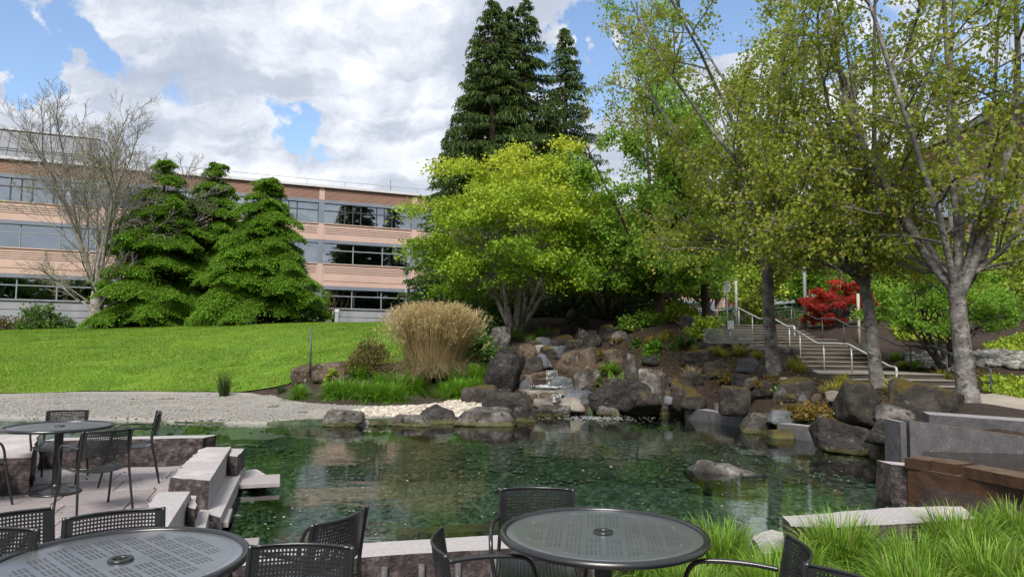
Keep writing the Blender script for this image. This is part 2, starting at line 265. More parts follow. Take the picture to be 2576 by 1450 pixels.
def glass_mat(name, refl, tint):
    N = newmat(name)
    lw = N.add('ShaderNodeFresnel', i_IOR=1.5)
    f = N.math('ADD', N.math('MULTIPLY', lw.outputs[0], 0.8), refl, True)
    pos = N.add('ShaderNodeNewGeometry').outputs['Position']
    bp = N.add('ShaderNodeBump', i_Strength=0.02, i_Distance=0.2, i_Height=N.noise(pos, 0.6, 2).outputs['Fac'])
    gl = N.add('ShaderNodeBsdfGlossy', i_Color=(0.80, 0.88, 0.95, 1), i_Roughness=0.01, i_Normal=bp.outputs[0]); tr = N.add('ShaderNodeBsdfTransparent', i_Color=(*tint, 1))
    mx = N.add('ShaderNodeMixShader', i_0=f, i_1=tr.outputs[0], i_2=gl.outputs[0]); N.l.new(mx.outputs[0], N.out.inputs[0])
glass_mat('glass', 0.34, (0.30, 0.34, 0.36))
def emit_mat(name, col, s):
    N = newmat(name); e = N.add('ShaderNodeEmission', i_Color=(*col, 1), i_Strength=s); N.l.new(e.outputs[0], N.out.inputs[0])
emit_mat('lamp_glow', (1.0, 0.95, 0.85), 2.0)
def falls_mat():
    N = newmat('falling_water'); pos = N.add('ShaderNodeNewGeometry').outputs['Position']
    mp = N.add('ShaderNodeMapping', i_Vector=pos); mp.inputs['Scale'].default_value = (16, 16, 0.9)
    n = N.noise(mp.outputs[0], 1.0, 4)
    df = N.add('ShaderNodeBsdfPrincipled', i_Base_Color=(0.50, 0.54, 0.57, 1), i_Roughness=0.25); tr = N.add('ShaderNodeBsdfTransparent')
    mx = N.add('ShaderNodeMixShader', i_0=N.maprange(n.outputs['Fac'], 0.40, 0.68, 0.04, 0.6), i_1=tr.outputs[0], i_2=df.outputs[0]); N.l.new(mx.outputs[0], N.out.inputs[0])
falls_mat()

# ------------------------------------------------------------------ mesh helpers
def tag(o, label=None, cat=None, group=None, kind=None):
    if label: o['label'] = label
    if cat: o['category'] = cat
    if group: o['group'] = group
    if kind: o['kind'] = kind
    return o
def empty(name, loc=(0, 0, 0), rz=0.0, **kw):
    o = bpy.data.objects.new(name, None); COL.objects.link(o); o.empty_display_size = 0.1
    o.location = loc; o.rotation_euler = (0, 0, rz); return tag(o, **kw)
def link(name, me, parent=None, **kw):
    o = bpy.data.objects.new(name, me); COL.objects.link(o)
    if parent is not None: o.parent = parent
    return tag(o, **kw)
def npmesh(name, V, Fs, mats, smooth=False, rnd=None, midx=None):
    """V (n,3); Fs (m,3|4) array or list of arrays; rnd: per face value"""
    V = np.asarray(V, np.float32).reshape(-1, 3)
    if not isinstance(Fs, list): Fs = [Fs]
    Fs = [np.asarray(f, np.int32) for f in Fs if len(f)]
    me = bpy.data.meshes.new(name)
    me.vertices.add(len(V)); me.vertices.foreach_set('co', V.ravel())
    loops = np.concatenate([f.ravel() for f in Fs]); tot = np.concatenate([np.full(len(f), f.shape[1], np.int32) for f in Fs])
    me.loops.add(len(loops)); me.loops.foreach_set('vertex_index', loops)
    st = np.concatenate([[0], np.cumsum(tot)[:-1]]).astype(np.int32)
    me.polygons.add(len(tot)); me.polygons.foreach_set('loop_start', st)
    me.polygons.foreach_set('use_smooth', np.full(len(tot), bool(smooth)))
    for m in (mats if isinstance(mats, (list, tuple)) else [mats]): me.materials.append(M[m])
    if midx is not None: me.polygons.foreach_set('material_index', np.asarray(midx, np.int32))
    if rnd is not None:
        a = me.attributes.new('rnd', 'FLOAT', 'FACE'); a.data.foreach_set('value', np.asarray(rnd, np.float32))
    me.update(calc_edges=True)
    return me
BOXF = np.array([[0, 3, 2, 1], [4, 5, 6, 7], [0, 1, 5, 4], [1, 2, 6, 5], [2, 3, 7, 6], [3, 0, 4, 7]])
class MB:
    """collects boxes, prisms and tubes into one mesh"""
    def __init__(s): s.V = []; s.F4 = []; s.F3 = []; s.k = 0
    def raw(s, V, F):
        V = np.asarray(V, float).reshape(-1, 3); F = np.asarray(F, int); (s.F4 if F.shape[1] == 4 else s.F3).append(F + s.k); s.V.append(V); s.k += len(V); return s
    def box(s, lo, hi):
        (a, b, c), (d, e, f) = lo, hi
        return s.raw([(a, b, c), (d, b, c), (d, e, c), (a, e, c), (a, b, f), (d, b, f), (d, e, f), (a, e, f)], BOXF)
    def obox(s, o, ux, uy, lo, hi):
        """box in a frame: origin o, horizontal axes ux, uy"""
        V = np.array([(x, y, z) for z in (lo[2], hi[2]) for x, y in ((lo[0], lo[1]), (hi[0], lo[1]), (hi[0], hi[1]), (lo[0], hi[1]))], float)
        P = np.asarray(o, float) + V[:, :1] * np.asarray(ux, float) + V[:, 1:2] * np.asarray(uy, float) + np.c_[np.zeros((8, 2)), V[:, 2]]
        return s.raw(P, BOXF)
    def tube(s, pts, rad, n=8, cap=True):
        P = np.asarray(pts, float); k = len(P); R = np.broadcast_to(np.asarray(rad, float), (k,))
        T = np.gradient(P, axis=0); T /= np.linalg.norm(T, axis=1)[:, None] + 1e-12
        ref = np.array([0, 0, 1.0]) if abs(T[:, 2]).mean() < 0.8 else np.array([1.0, 0, 0])
        A = np.cross(T, ref); A /= np.linalg.norm(A, axis=1)[:, None] + 1e-12; B = np.cross(T, A)
        an = np.arange(n) * 2 * math.pi / n
        V = P[:, None] + R[:, None, None] * (np.cos(an)[None, :, None] * A[:, None] + np.sin(an)[None, :, None] * B[:, None])
        i = np.arange(k - 1)[:, None] * n; j = np.arange(n)[None, :]; j2 = (j + 1) % n
        F = np.stack([i + j, i + j2, i + n + j2, i + n + j], -1).reshape(-1, 4)
        s.raw(V.reshape(-1, 3), F)
        if cap and n == 4 or cap:
            c0 = s.k; s.V.append(P[[0, -1]]); s.k += 2
            b = c0 - k * n
            jj = np.arange(n); s.F3.append(np.c_[np.full(n, c0), b + (jj + 1) % n, b + jj]); e = b + (k - 1) * n
            s.F3.append(np.c_[np.full(n, c0 + 1), e + jj, e + (jj + 1) % n])
        return s
    def lathe(s, prof, n=24, o=(0, 0, 0)):
        pr = np.asarray(prof, float); k = len(pr); an = np.arange(n) * 2 * math.pi / n
        V = np.stack([pr[:, None, 0] * np.cos(an), pr[:, None, 0] * np.sin(an), np.repeat(pr[:, 1:2], n, 1)], -1) + np.asarray(o, float)
        i = np.arange(k - 1)[:, None] * n; j = np.arange(n)[None, :]; j2 = (j + 1) % n
        return s.raw(V.reshape(-1, 3), np.stack([i + j, i + j2, i + n + j2, i + n + j], -1).reshape(-1, 4))
    def mesh(s, name, mat, smooth=False, rnd=None):
        fs = []
        if s.F4: fs.append(np.concatenate(s.F4))
        if s.F3: fs.append(np.concatenate(s.F3))
        return npmesh(name, np.concatenate(s.V), fs, mat, smooth)
    def build(s, name, mat, parent=None, smooth=False, **kw):
        return link(name, s.mesh(name, mat, smooth), parent, **kw)
def smooth_path(pts, it=2):
    P = np.asarray(pts, float)
    for _ in range(it):
        Q = [P[0]]
        for a, b in zip(P[:-1], P[1:]): Q += [a * .75 + b * .25, a * .25 + b * .75]
        P = np.array(Q + [P[-1]])
    return P
_TAB = np.random.RandomState(3).rand(64, 64, 64)
def vnoise(P, sc=1.0):
    """value noise in 3-D, -1..1"""
    Q = np.asarray(P, float) * sc; I = np.floor(Q).astype(int); f = Q - I; f = f * f * (3 - 2 * f); r = 0
    for dx in (0, 1):
        for dy in (0, 1):
            for dz in (0, 1):
                w = (f[:, 0] if dx else 1 - f[:, 0]) * (f[:, 1] if dy else 1 - f[:, 1]) * (f[:, 2] if dz else 1 - f[:, 2])
                r = r + w * _TAB[(I[:, 0] + dx) & 63, (I[:, 1] + dy) & 63, (I[:, 2] + dz) & 63]
    return r * 2 - 1
def fbm(P, sc, o=4): return sum(vnoise(np.asarray(P) + 7.3 * i, sc * 2 ** i) * 0.5 ** i for i in range(o))
def ico(sub):
    bm = bmesh.new(); bmesh.ops.create_icosphere(bm, subdivisions=sub, radius=1.0)
    V = np.array([v.co[:] for v in bm.verts]); F = np.array([[v.index for v in f.verts] for f in bm.faces]); bm.free(); return V, F
ICO = {k: ico(k) for k in (1, 2, 3, 4)}
# ------------------------------------------------------------------ boulder list (zoomed boxes -> display pixels)
ZT = {'A': (1126.6, 740.3, .2442), 'B': (1448.4, 804.7, .1998), 'C': (1770.3, 901.3, .19976), 'E': (2124.4, 1030.0, .17755), 'G': (2060.0, 676.0, .311), 'H': (1673.75, 676.0, .2665), 'S': (708.0, 740.3, .2663), 'D': (0.0, 0.0, 1.0)}
WZ = -0.10            # pond level
# key, x0, y0, x1, y1, depth (None: stands in the water), material, thickness / width, label
ROCKS = [
 ('A', 430, 325, 645, 580, 24.5, 'rock_lichen', .8, 'tall pointed grey boulder standing beside the fern below the golden maple'),
 ('A', 325, 605, 770, 1005, 19.5, 'rock_dark', .9, 'huge dark domed boulder between the tan plume grass and the cascade'),
 ('A', 140, 925, 510, 1130, 18.0, 'rock_mossy', .8, 'low mossy wedge boulder at the edge of the cream pebbles'),
 ('A', 495, 960, 650, 1045, 18.4, 'rock_dark', .8, 'small rounded dark rock wedged under the huge domed boulder'),
 ('A', 372, 1005, 885, 1310, None, 'rock_dark', .8, 'big square dark boulder at the waterline beside the cascade foot'),
 ('A', 90, 1155, 700, 1355, None, 'rock_lichen', .7, 'broad whitish boulder with orange lichen lying in the water edge'),
 ('A', 490, 535, 765, 720, 22.0, 'rock_dark', .8, 'grey angled boulder just above the huge domed boulder'),
 ('A', 712, 498, 905, 650, 23.0, 'rock_brown', .8, 'brownish peaked rock in the cascade above the angled grey boulder'),
 ('A', 775, 612, 972, 765, 21.6, 'rock_mossy', .8, 'olive mossy rock at the top of the lower fall'),
 ('A', 880, 600, 1048, 745, 21.9, 'rock_blue', .8, 'smooth grey slanted rock beside the olive mossy rock'),
 ('A', 872, 430, 1082, 558, 24.2, 'rock_blue', .8, 'blue-grey boulder with a mossy cap high in the cascade'),
 ('A', 868, 510, 1022, 603, 23.5, 'rock_pale', .8, 'pale tilted rock below the blue-grey mossy boulder'),
 ('A', 960, 518, 1185, 655, 23.0, 'rock_mossy', .8, 'flat rock with mustard moss above the big brown boulder'),
 ('A', 798, 440, 882, 525, 24.1, 'rock_dark', .8, 'small dark rock between the fern and the blue-grey boulder'),
 ('A', 985, 332, 1162, 455, 25.5, 'rock_mossy', .8, 'rounded dark boulder below the golden maple roots'),
 ('A', 1130, 325, 1267, 412, 26.0, 'rock_dark', .8, 'square dark rock under the great rounded boulder'),
 ('A', 1080, 408, 1312, 518, 24.6, 'rock_mossy', .8, 'long flat rock with green-gold moss in the upper cascade'),
 ('A', 1165, 145, 1442, 325, 28.0, 'rock_brown', .8, 'great rounded brown boulder crowning the top of the cascade'),
 ('A', 1250, 265, 1445, 352, 27.0, 'rock_mossy', .8, 'mossy boulder leaning under the great rounded brown boulder'),
 ('A', 1268, 320, 1385, 405, 26.3, 'rock_mossy', .8, 'small mossy rock second below the great rounded boulder'),
 ('A', 1300, 345, 1580, 575, 24.5, 'rock_dark', .8, 'large black-streaked boulder in the middle of the upper cascade'),
 ('A', 1185, 458, 1400, 565, 24.0, 'rock_mossy', .8, 'mossy rock at the foot of the black-streaked boulder'),
 ('A', 1052, 542, 1522, 825, 22.0, 'rock_brown', .55, 'biggest brown boulder with pale streaks above the lower fall'),
 ('A', 755, 772, 1128, 915, 21.0, 'rock_brown', .9, 'wet reddish ledge the lower fall pours over'),
 ('A', 752, 812, 882, 905, 20.5, 'rock_pale', .8, 'thin pale layered stones beside the wet reddish ledge'),
 ('A', 738, 870, 868, 968, 20.0, 'rock_blue', .8, 'light grey wedge rock beside the foaming pool'),
 ('A', 1040, 832, 1297, 990, 19.9, 'rock_blue', .8, 'blue-grey cube of stone standing in the cascade'),
 ('A', 1288, 757, 1565, 980, 20.3, 'rock_lichen', .8, 'grey streaked boulder to the right of the blue-grey cube'),
 ('A', 735, 968, 1218, 1025, 19.3, 'rock_pale', .7, 'long thin pale slab across the cascade'),
 ('A', 868, 1005, 1170, 1125, 18.9, 'rock_brown', .7, 'dark red ledge under the long pale slab'),
 ('A', 1185, 972, 1530, 1105, 19.0, 'rock_blue', .7, 'flat grey slab boulder under the streaked grey boulder'),
 ('A', 883, 1062, 1105, 1178, 17.9, 'rock_pale', .8, 'cream coloured rock near the cascade mouth'),
 ('A', 902, 1122, 1250, 1268, None, 'rock_lichen', .7, 'peaked olive-grey rock in the water at the cascade mouth'),
 ('A', 1142, 1052, 1408, 1185, 18.0, 'rock_pale', .8, 'rusty tan boulder at the cascade mouth'),
 ('A', 848, 1008, 988, 1100, 18.5, 'rock_brown', .8, 'small brown rock under the left end of the pale slab'),
 ('A', 1422, 1062, 1600, 1190, None, 'rock_blue', .8, 'grey block at the waterline under the huge lichen-spotted boulder'),
 ('B', 235, 730, 935, 1085, 18.3, 'rock_dark', .7, 'huge smooth dark boulder with two white lichen spots'),
 ('B', 612, 422, 782, 750, 20.0, 'rock_lichen', .8, 'upright grey stone column beside the bright green fern'),
 ('B', 762, 608, 1195, 975, 18.9, 'rock_lichen', .7, 'tilted brown-grey block with white streaks beside the stone column'),
 ('B', 1218, 732, 1562, 1085, 17.7, 'rock_mossy', .9, 'rounded grey boulder with a moss cap above the square waterline rock'),
 ('B', 1343, 912, 1648, 1095, 17.1, 'rock_mossy', .8, 'wedge-shaped mossy boulder at the end of the grey curb wall'),
 ('B', 1118, 942, 1218, 1040, 17.6, 'rock_blue', .8, 'little grey cube of rock in the gap above the square waterline rock'),
 ('B', 1048, 1048, 1338, 1200, None, 'rock_mossy', .8, 'square mossy rock at the waterline next to the curb wall'),
 ('B', 508, 1042, 1032, 1185, None, 'rock_mossy', .6, 'long flat waterline rock under the huge lichen-spotted boulder'),
 ('B', 773, 902, 1088, 1085, 17.8, 'rock_mossy', .8, 'gold-topped mossy boulder on the long flat waterline rock'),
 ('B', 278, 1072, 560, 1210, None, 'rock_lichen', .7, 'small peaked rock standing in the foam at the waterline'),
 ('B', 193, 1062, 312, 1142, None, 'rock_pale', .8, 'small round greenish rock beside the peaked foam rock'),
 ('B', 1328, 358, 1805, 575, 19.5, 'rock_mossy', .8, 'broad dark dome boulder below the bench'),
 ('H', 370, 865, 705, 1015, 18.3, 'rock_mossy', .8, 'mossy green-brown dome below the broad dark dome boulder'),
 ('B', 1358, 618, 1612, 795, 18.1, 'rock_mossy', .8, 'low brown boulder among the dry grass tufts'),
 ('B', 360, 350, 640, 525, 20.9, 'rock_brown', .8, 'rust-brown rock behind the bright green fern'),
 ('B', 282, 45, 522, 252, 25.0, 'rock_mossy', .8, 'olive-capped boulder high up beside the upper fall'),
 ('B', 545, 22, 765, 115, 26.5, 'rock_brown', .8, 'flat reddish rock at the top of the slope'),
 ('B', 690, -30, 842, 52, 27.5, 'rock_brown', .8, 'rounded tan rock behind the flat reddish rock'),
 ('H', 148, 438, 345, 590, 23.5, 'rock_dark', .8, 'blocky dark boulder beside the small green tree trunk'),
 ('C', 245, 335, 605, 645, 15.2, 'rock_mossy', .8, 'dark brown-mossed boulder with a pale streaked base above the curb wall'),
 ('C', 605, 262, 905, 525, 15.8, 'rock_dark', .8, 'broad dark boulder under the leaning birch-barked trunk'),
 ('C', 522, 212, 715, 355, 16.2, 'rock_lichen', .8, 'round boulder crusted with pale grey lichen'),
 ('C', 885, 298, 1065, 535, 15.3, 'rock_lichen', .8, 'upright slab rock between the two largest mid-slope boulders'),
 ('C', 1048, 228, 1485, 512, 15.2, 'rock_mossy', .8, 'sloping brown boulder with a big white lichen patch'),
 ('C', 952, 222, 1080, 315, 15.9, 'rock_pale', .8, 'small pale triangular stone on the mulch slope'),
 ('C', 438, -20, 722, 175, 17.4, 'rock_blue', .8, 'upright grey boulder topped with orange groundcover'),
 ('C', 383, 172, 602, 360, 16.8, 'rock_dark', .8, 'black boulder beside the round lichen-crusted one'),
 ('C', 522, 668, 935, 950, None, 'rock_lichen', .7, 'rounded boulder at the waterline between two lengths of curb wall'),
 ('C', 863, 858, 1195, 1015, None, 'rock_mossy', .8, 'low mossy rock at the waterline beside the second curb wall'),
 ('C', 865, 638, 1205, 815, 14.2, 'rock_blue', .8, 'flat-topped dark grey boulder behind the second curb wall'),
 ('C', 1495, 738, 2185, 1205, None, 'rock_dark', .75, 'broad dark boulder with a green waterline stain'),
 ('G', 208, 903, 585, 1205, 12.9, 'rock_mossy', .8, 'large leaning mossy boulder in front of the middle trunk'),
 ('C', 1588, 388, 1875, 522, 14.2, 'rock_pale', .6, 'flat whitish-blue slab lying on the mulch'),
 ('E', 378, 108, 752, 440, 10.9, 'rock_dark', .8, 'smooth dark grey boulder against the grey wall end'),
 ('E', 472, 368, 935, 745, None, 'rock_lichen', .7, 'mottled grey boulder at the corner of the rust-brown basin'),
 ('G', 698, 888, 1205, 1205, 11.8, 'rock_mossy', .75, 'massive moss-topped boulder in front of the thickest trunk'),
 ('G', 518, 1088, 805, 1220, 11.4, 'rock_lichen', .8, 'low white-streaked boulder between the two large mossy ones'),
 ('S', 75, 618, 302, 825, 21.2, 'rock_brown', .8, 'narrow brown boulder at the lawn edge'),
 ('S', 283, 598, 698, 820, 21.0, 'rock_brown', .7, 'wide flat-topped boulder at the lawn edge beside the thin post'),
 ('S', 368, 1080, 728, 1250, None, 'rock_lichen', .8, 'solitary peaked boulder at the gravel waterline'),
 ('S', 818, 1173, 975, 1243, None, 'rock_dark', .8, 'smallest dark rock at the pebble waterline'),
 ('S', 992, 1128, 1395, 1250, None, 'rock_lichen', .7, 'low sloping lichened rock at the pebble waterline'),
 ('S', 1292, 1038, 1652, 1225, None, 'rock_dark', .8, 'blocky dark boulder on the cream pebbles at the waterline'),
 ('H', 270, 690, 470, 775, 20.6, 'rock_dark', .7, 'dark edging stone under the bench end nearest the shrubs'),
 ('H', 520, 695, 650, 770, 20.6, 'rock_dark', .7, 'dark edging stone under the middle of the bench'),
 ('H', 768, 708, 918, 775, 20.5, 'rock_pale', .8, 'cream edging stone just past the bench'),
 ('H', 908, 733, 985, 775, 20.4, 'rock_pale', .8, 'small cream edging stone beside the birch-barked trunk'),
 ('H', 1068, 722, 1180, 780, 20.3, 'rock_pale', .8, 'grey-cream edging stone on the stair side of the trunk'),
 ('H', 1172, 724, 1275, 785, 20.3, 'rock_pale', .8, 'last cream edging stone next to the stairs'),
 ('H', 395, 378, 505, 455, 27.5, 'rock_pale', .8, 'pale pointed boulder behind the handrail at the stair top'),
]
_fr = random.Random(12)
_FILL = [('A', 560, 690), ('A', 690, 700), ('A', 640, 560), ('A', 700, 1010), ('A', 940, 590), ('A', 1010, 660), ('A', 900, 480), ('A', 1120, 560), ('A', 1420, 560), ('A', 1500, 560), ('A', 1230, 420), ('A', 1420, 420), ('A', 1100, 470), ('A', 1340, 990), ('A', 1440, 1000), ('A', 1260, 1180), ('A', 850, 1180), ('B', 300, 640), ('B', 560, 760), ('B', 720, 780), ('B', 950, 660), ('B', 1250, 780), ('B', 1180, 880), ('B', 1480, 920), ('B', 1640, 860), ('B', 560, 300), ('B', 700, 1060), ('C', 140, 480), ('C', 420, 400), ('C', 700, 560), ('C', 1080, 560), ('C', 1250, 560), ('C', 1440, 600), ('C', 1680, 640), ('C', 780, 350), ('C', 330, 640)]
_FILL.sort(key=lambda q: ZT[q[0]][0] + ZT[q[0]][2] * q[1])
_ord = 'first second third fourth fifth sixth seventh eighth ninth tenth eleventh twelfth thirteenth fourteenth fifteenth sixteenth seventeenth eighteenth nineteenth twentieth'.split()
for _i, (_k, _x, _y) in enumerate(_FILL):
    _s = ZT[_k][2]; _yd = ZT[_k][1] + _s * _y; _w = _fr.uniform(24, 44) / _s * 1.0; _h = _w * _fr.uniform(.5, .75)
    _dep = 17.2 + (1000 - _yd) * .048 if _k != 'C' else 16.8 + (960 - _yd) * .03
    _half = 18
    ROCKS.append((_k, _x - _w / 2, _y - _h * .7, _x + _w / 2, _y + _h * .3, _dep, _fr.choice(('rock_dark', 'rock_mossy', 'rock_brown', 'rock_lichen', 'rock_mossy', 'rock_blue')), .9,
        f"{_ord[_i % _half]} small gap-filling rock from the {'plume grass' if _i < _half else 'middle of the bank'} towards the stairs"))
def rock_box(k, x0, y0, x1, y1, dep, thick):
    ox, oy, s = ZT[k]; X0, X1, Y0, Y1 = ox + s * x0, ox + s * x1, oy + s * y0, oy + s * y1
    xm = (X0 + X1) / 2
    base = on(xm, Y1, WZ) if dep is None else at(xm, Y1, dep)
    d = base[1]; w = (X1 - X0) / 2575 * 1024 / FPX * d; th = w * thick
    top = at(xm, Y0, d + th * 0.35)
    return base, w, th, top[2] - base[2]
ROCKGEO = [rock_box(*r[:6], r[7]) for r in ROCKS]

# ------------------------------------------------------------------ terrain
def sdf(P, poly):
    """signed distance to a polygon, negative inside"""
    P = np.asarray(P, float); A = np.asarray(poly, float); B = np.roll(A, -1, 0)
    dist = np.full(len(P), 1e9); ins = np.zeros(len(P), bool)
    for a, b in zip(A, B):
        e = b - a; w = P - a; t = np.clip((w @ e) / (e @ e), 0, 1); q = w - t[:, None] * e
        dist = np.minimum(dist, np.hypot(q[:, 0], q[:, 1]))
        c = (a[1] > P[:, 1]) != (b[1] > P[:, 1])
        if abs(e[1]) > 1e-9: ins ^= c & (P[:, 0] < e[0] * (P[:, 1] - a[1]) / e[1] + a[0])
    return np.where(ins, -dist, dist)
def rnd_poly(pts, it=2):
    P = np.asarray(pts, float)
    for _ in range(it):
        Q = []
        for a, b in zip(P, np.roll(P, -1, 0)): Q += [a * .75 + b * .25, a * .25 + b * .75]
        P = np.array(Q)
    return P
POND = [(-2.2, 4.66), (-1.1, 4.94), (0.0, 5.22), (1.05, 5.42), (2.2, 5.95), (3.4, 6.7), (4.45, 7.6), (4.95, 8.6), (5.5, 9.6), (6.3, 10.5), (6.75, 11.8), (6.6, 13.1), (5.95, 14.1), (5.75, 15.3), (4.85, 17.6), (3.6, 19.0), (1.6, 18.5), (0.6, 17.5), (-0.4, 16.4), (-2.2, 15.7), (-3.9, 15.5), (-6, 15.35), (-8.7, 15.75), (-11.5, 15.9), (-17, 15.7), (-24, 14), (-24, 10.2), (-6.4, 9.62), (-4.1, 9.75), (-3.5, 9.4), (-2.65, 6.7)]
PATIO = [(-14, -4), (1.9, -4), (1.9, 3.55), (0.35, 3.95), (0.1, 4.95), (-1.1, 4.64), (-2.25, 4.4), (-3.0, 6.7), (-3.75, 9.2), (-4.4, 9.35), (-6.4, 9.3), (-14, 9.0)]
_bl = on(2282, 1175, .34); _br = on(2590, 1228, .34); _br = _br + (_br - _bl) * .6
BASIN = [tuple(q[:2]) for q in (_bl, _br, at(2640, 1130, 8.55) + [.6, .3, 0], at(2263, 1130, 8.75) + [.1, .1, 0])]
ctrl = []
def cp(x, y, z): ctrl.append((float(x), float(y), float(z)))
for r, (b, w, th, h) in zip(ROCKS[:-len(_FILL)], ROCKGEO):
    if r[5] is not None: cp(b[0], b[1] - .02, b[2] - .03); cp(b[0], b[1] + th * .9, b[2] + 0.25 * h)
    else: cp(b[0], b[1] + th * 1.0, 0.02)
for x, y, dd in ((0, 833, 46), (250, 825, 46), (500, 820, 46), (700, 815, 45), (850, 812, 43), (960, 812, 40), (1060, 815, 36)): p = at(x, y, dd); cp(*p); cp(p[0] * 1.2, p[1] * 1.2, p[2] - 0.1); cp(p[0] * 1.4, p[1] * 1.4, p[2] + 0.1)
for x, y in ((-200, 997), (0, 992), (150, 987), (300, 985), (450, 987), (600, 990)): p = on(x, y, 0.1); cp(*p)
for x, y in ((720, 990), (800, 1008), (900, 1012), (1000, 1015), (1100, 1000), (1180, 990)): p = on(x, y, 0.12); cp(*p)
for p in ((-12, 16.6, -.04), (-8.7, 16.5, -.04), (-6, 16.2, -.04), (-4, 16.5, .0), (-2, 17, .03), (-10, 18.5, .03), (-6, 18.5, .03), (-18, 17, 0)): cp(*p)
for x, y, dd in ((1090, 945, 21), (950, 930, 21.5), (1180, 930, 21), (880, 945, 21), (1310, 825, 26), (1660, 800, 25.5), (1400, 800, 29), (1500, 812, 28), (1250, 805, 30), (1945, 925, 16.5), (2205, 968, 14.6), (2435, 1012, 12.6), (1600, 880, 21.5), (1700, 890, 20.5), (1650, 840, 23), (1750, 900, 19.8), (2080, 960, 16), (2000, 960, 16), (2340, 1000, 13.4), (2060, 990, 15), (2150, 990, 14.6),
                 (2400, 905, 24), (2450, 930, 22.8), (2500, 885, 25), (2560, 860, 26), (2450, 800, 34), (2300, 770, 42), (2570, 745, 44), (2200, 800, 32), (2560, 960, 21), (2110, 822, 34)): cp(*at(x, y, dd))
for p in ((11.2, 19.0, .22), (9.6, 18.6, .35), (12.8, 19, .25), (13.5, 18, .25), (15.5, 15, .28), (11, 16.8, .3), (13, 15.6, .28), (17.5, 13, .3), (15.6, 17.8, .4), (15.0, 19.2, .5), (9.2, 20.6, .5), (9.2, 22.8, .85), (9.2, 25, 1.0), (9.2, 27.8, 1.6), (9.2, 30, 2.0), (9.2, 32.5, 2.35), (9.2, 34.6, 2.75), (11.7, 21.5, .15), (11.7, 24, .5), (11.7, 26.5, .75), (11.7, 29, 1.3), (11.7, 31, 1.65), (11.7, 33, 2.0), (11.7, 36, 2.72), (10.2, 24, .5), (10.2, 27, .85), (13.3, 24, .5), (13.3, 27, .9), (10.2, 31, 1.6), (13.3, 31, 1.7), (14.4, 21, .55), (14.4, 24, 1.0), (14.4, 27, 1.6), (14.4, 30, 2.2), (14.4, 33, 2.7), (8.2, 26, 1.9), (8, 29.5, 2.4),
          (6.6, 9.4, .66), (6.9, 10.6, .7), (7.8, 9.5, .6), (7.5, 8, .5), (9, 11, .55), (10.4, 13, .45), (10.2, 15, .35), (7.6, 12, .72), (6.9, 13.2, .3), (6.3, 14.3, .25), (6.1, 15.4, .3), (5.2, 17.7, .3), (6.7, 21.5, 1.38), (6.0, 21.4, 1.42), (7.6, 21.4, 1.38),
          (0, -6, -.1), (-10, -6, -.1), (10, -6, 0), (2, 4.4, .03), (3.2, 4.6, .05), (3.2, 5.8, .0), (4.4, 6.3, .0), (3, 2, 0), (6, 5, .1), (5.6, 6.2, .2), (-10, 6, -.1),
          (0, 40, 2.9), (5, 36, 3.0), (12, 36, 3.0), (8, 45, 3.2), (20, 45, 4.4), (30, 40, 5.4), (30, 25, 3.6), (30, 10, 2), (0, 58, 2.9), (20, 70, 3.5), (0, 90, 3), (60, 60, 7), (-60, 30, 1.2), (-60, 60, 2.4), (-40, 20, .1), (-30, 10, -.2), (400, 0, 3), (400, 500, 4), (-400, 0, 2), (-400, 500, 3), (0, 600, 4), (0, -300, 0)): cp(*p)
ctrl = np.array(ctrl)
_keep = [0]
for i in range(1, len(ctrl)):
    if np.min(np.hypot(*(ctrl[_keep, :2] - ctrl[i, :2]).T)) > 0.35: _keep.append(i)
ctrl = ctrl[_keep]
_D = np.hypot(ctrl[:, None, 0] - ctrl[None, :, 0], ctrl[:, None, 1] - ctrl[None, :, 1])
_n = len(ctrl); _Aa = np.zeros((_n + 3, _n + 3)); _Aa[:_n, :_n] = -_D - 0.02 * np.eye(_n)
_Aa[:_n, _n] = 1; _Aa[:_n, _n + 1:] = ctrl[:, :2] / 100; _Aa[_n:, :_n] = _Aa[:_n, _n:].T
_W = np.linalg.solve(_Aa, np.r_[ctrl[:, 2], 0, 0, 0])
def hgt(P):
    P = np.atleast_2d(np.asarray(P, float))[:, :2]; out = np.empty(len(P))
    for i in range(0, len(P), 8000):
        q = P[i:i + 8000]; d = np.hypot(q[:, None, 0] - ctrl[None, :, 0], q[:, None, 1] - ctrl[None, :, 1])
        out[i:i + 8000] = -d @ _W[:_n] + _W[_n] + (q / 100) @ _W[_n + 1:]
    s = sdf(P, POND); inp = s < 0.0
    out = np.where(inp, np.minimum(out, WZ - np.minimum(0.04 + -s * 0.9, 0.42)), out)
    out = np.where(sdf(P, BASIN) < .05, np.minimum(out, .22), out)
    sp = sdf(P, PATIO); out = np.where(sp < 0.05, -0.12, out)
    return out
def hz(x, y): return float(hgt([(x, y)])[0])
def lines(segs):
    return np.unique(np.concatenate([np.linspace(a, b, int(round((b - a) / st)) + 1) for a, b, st in segs]).round(4))
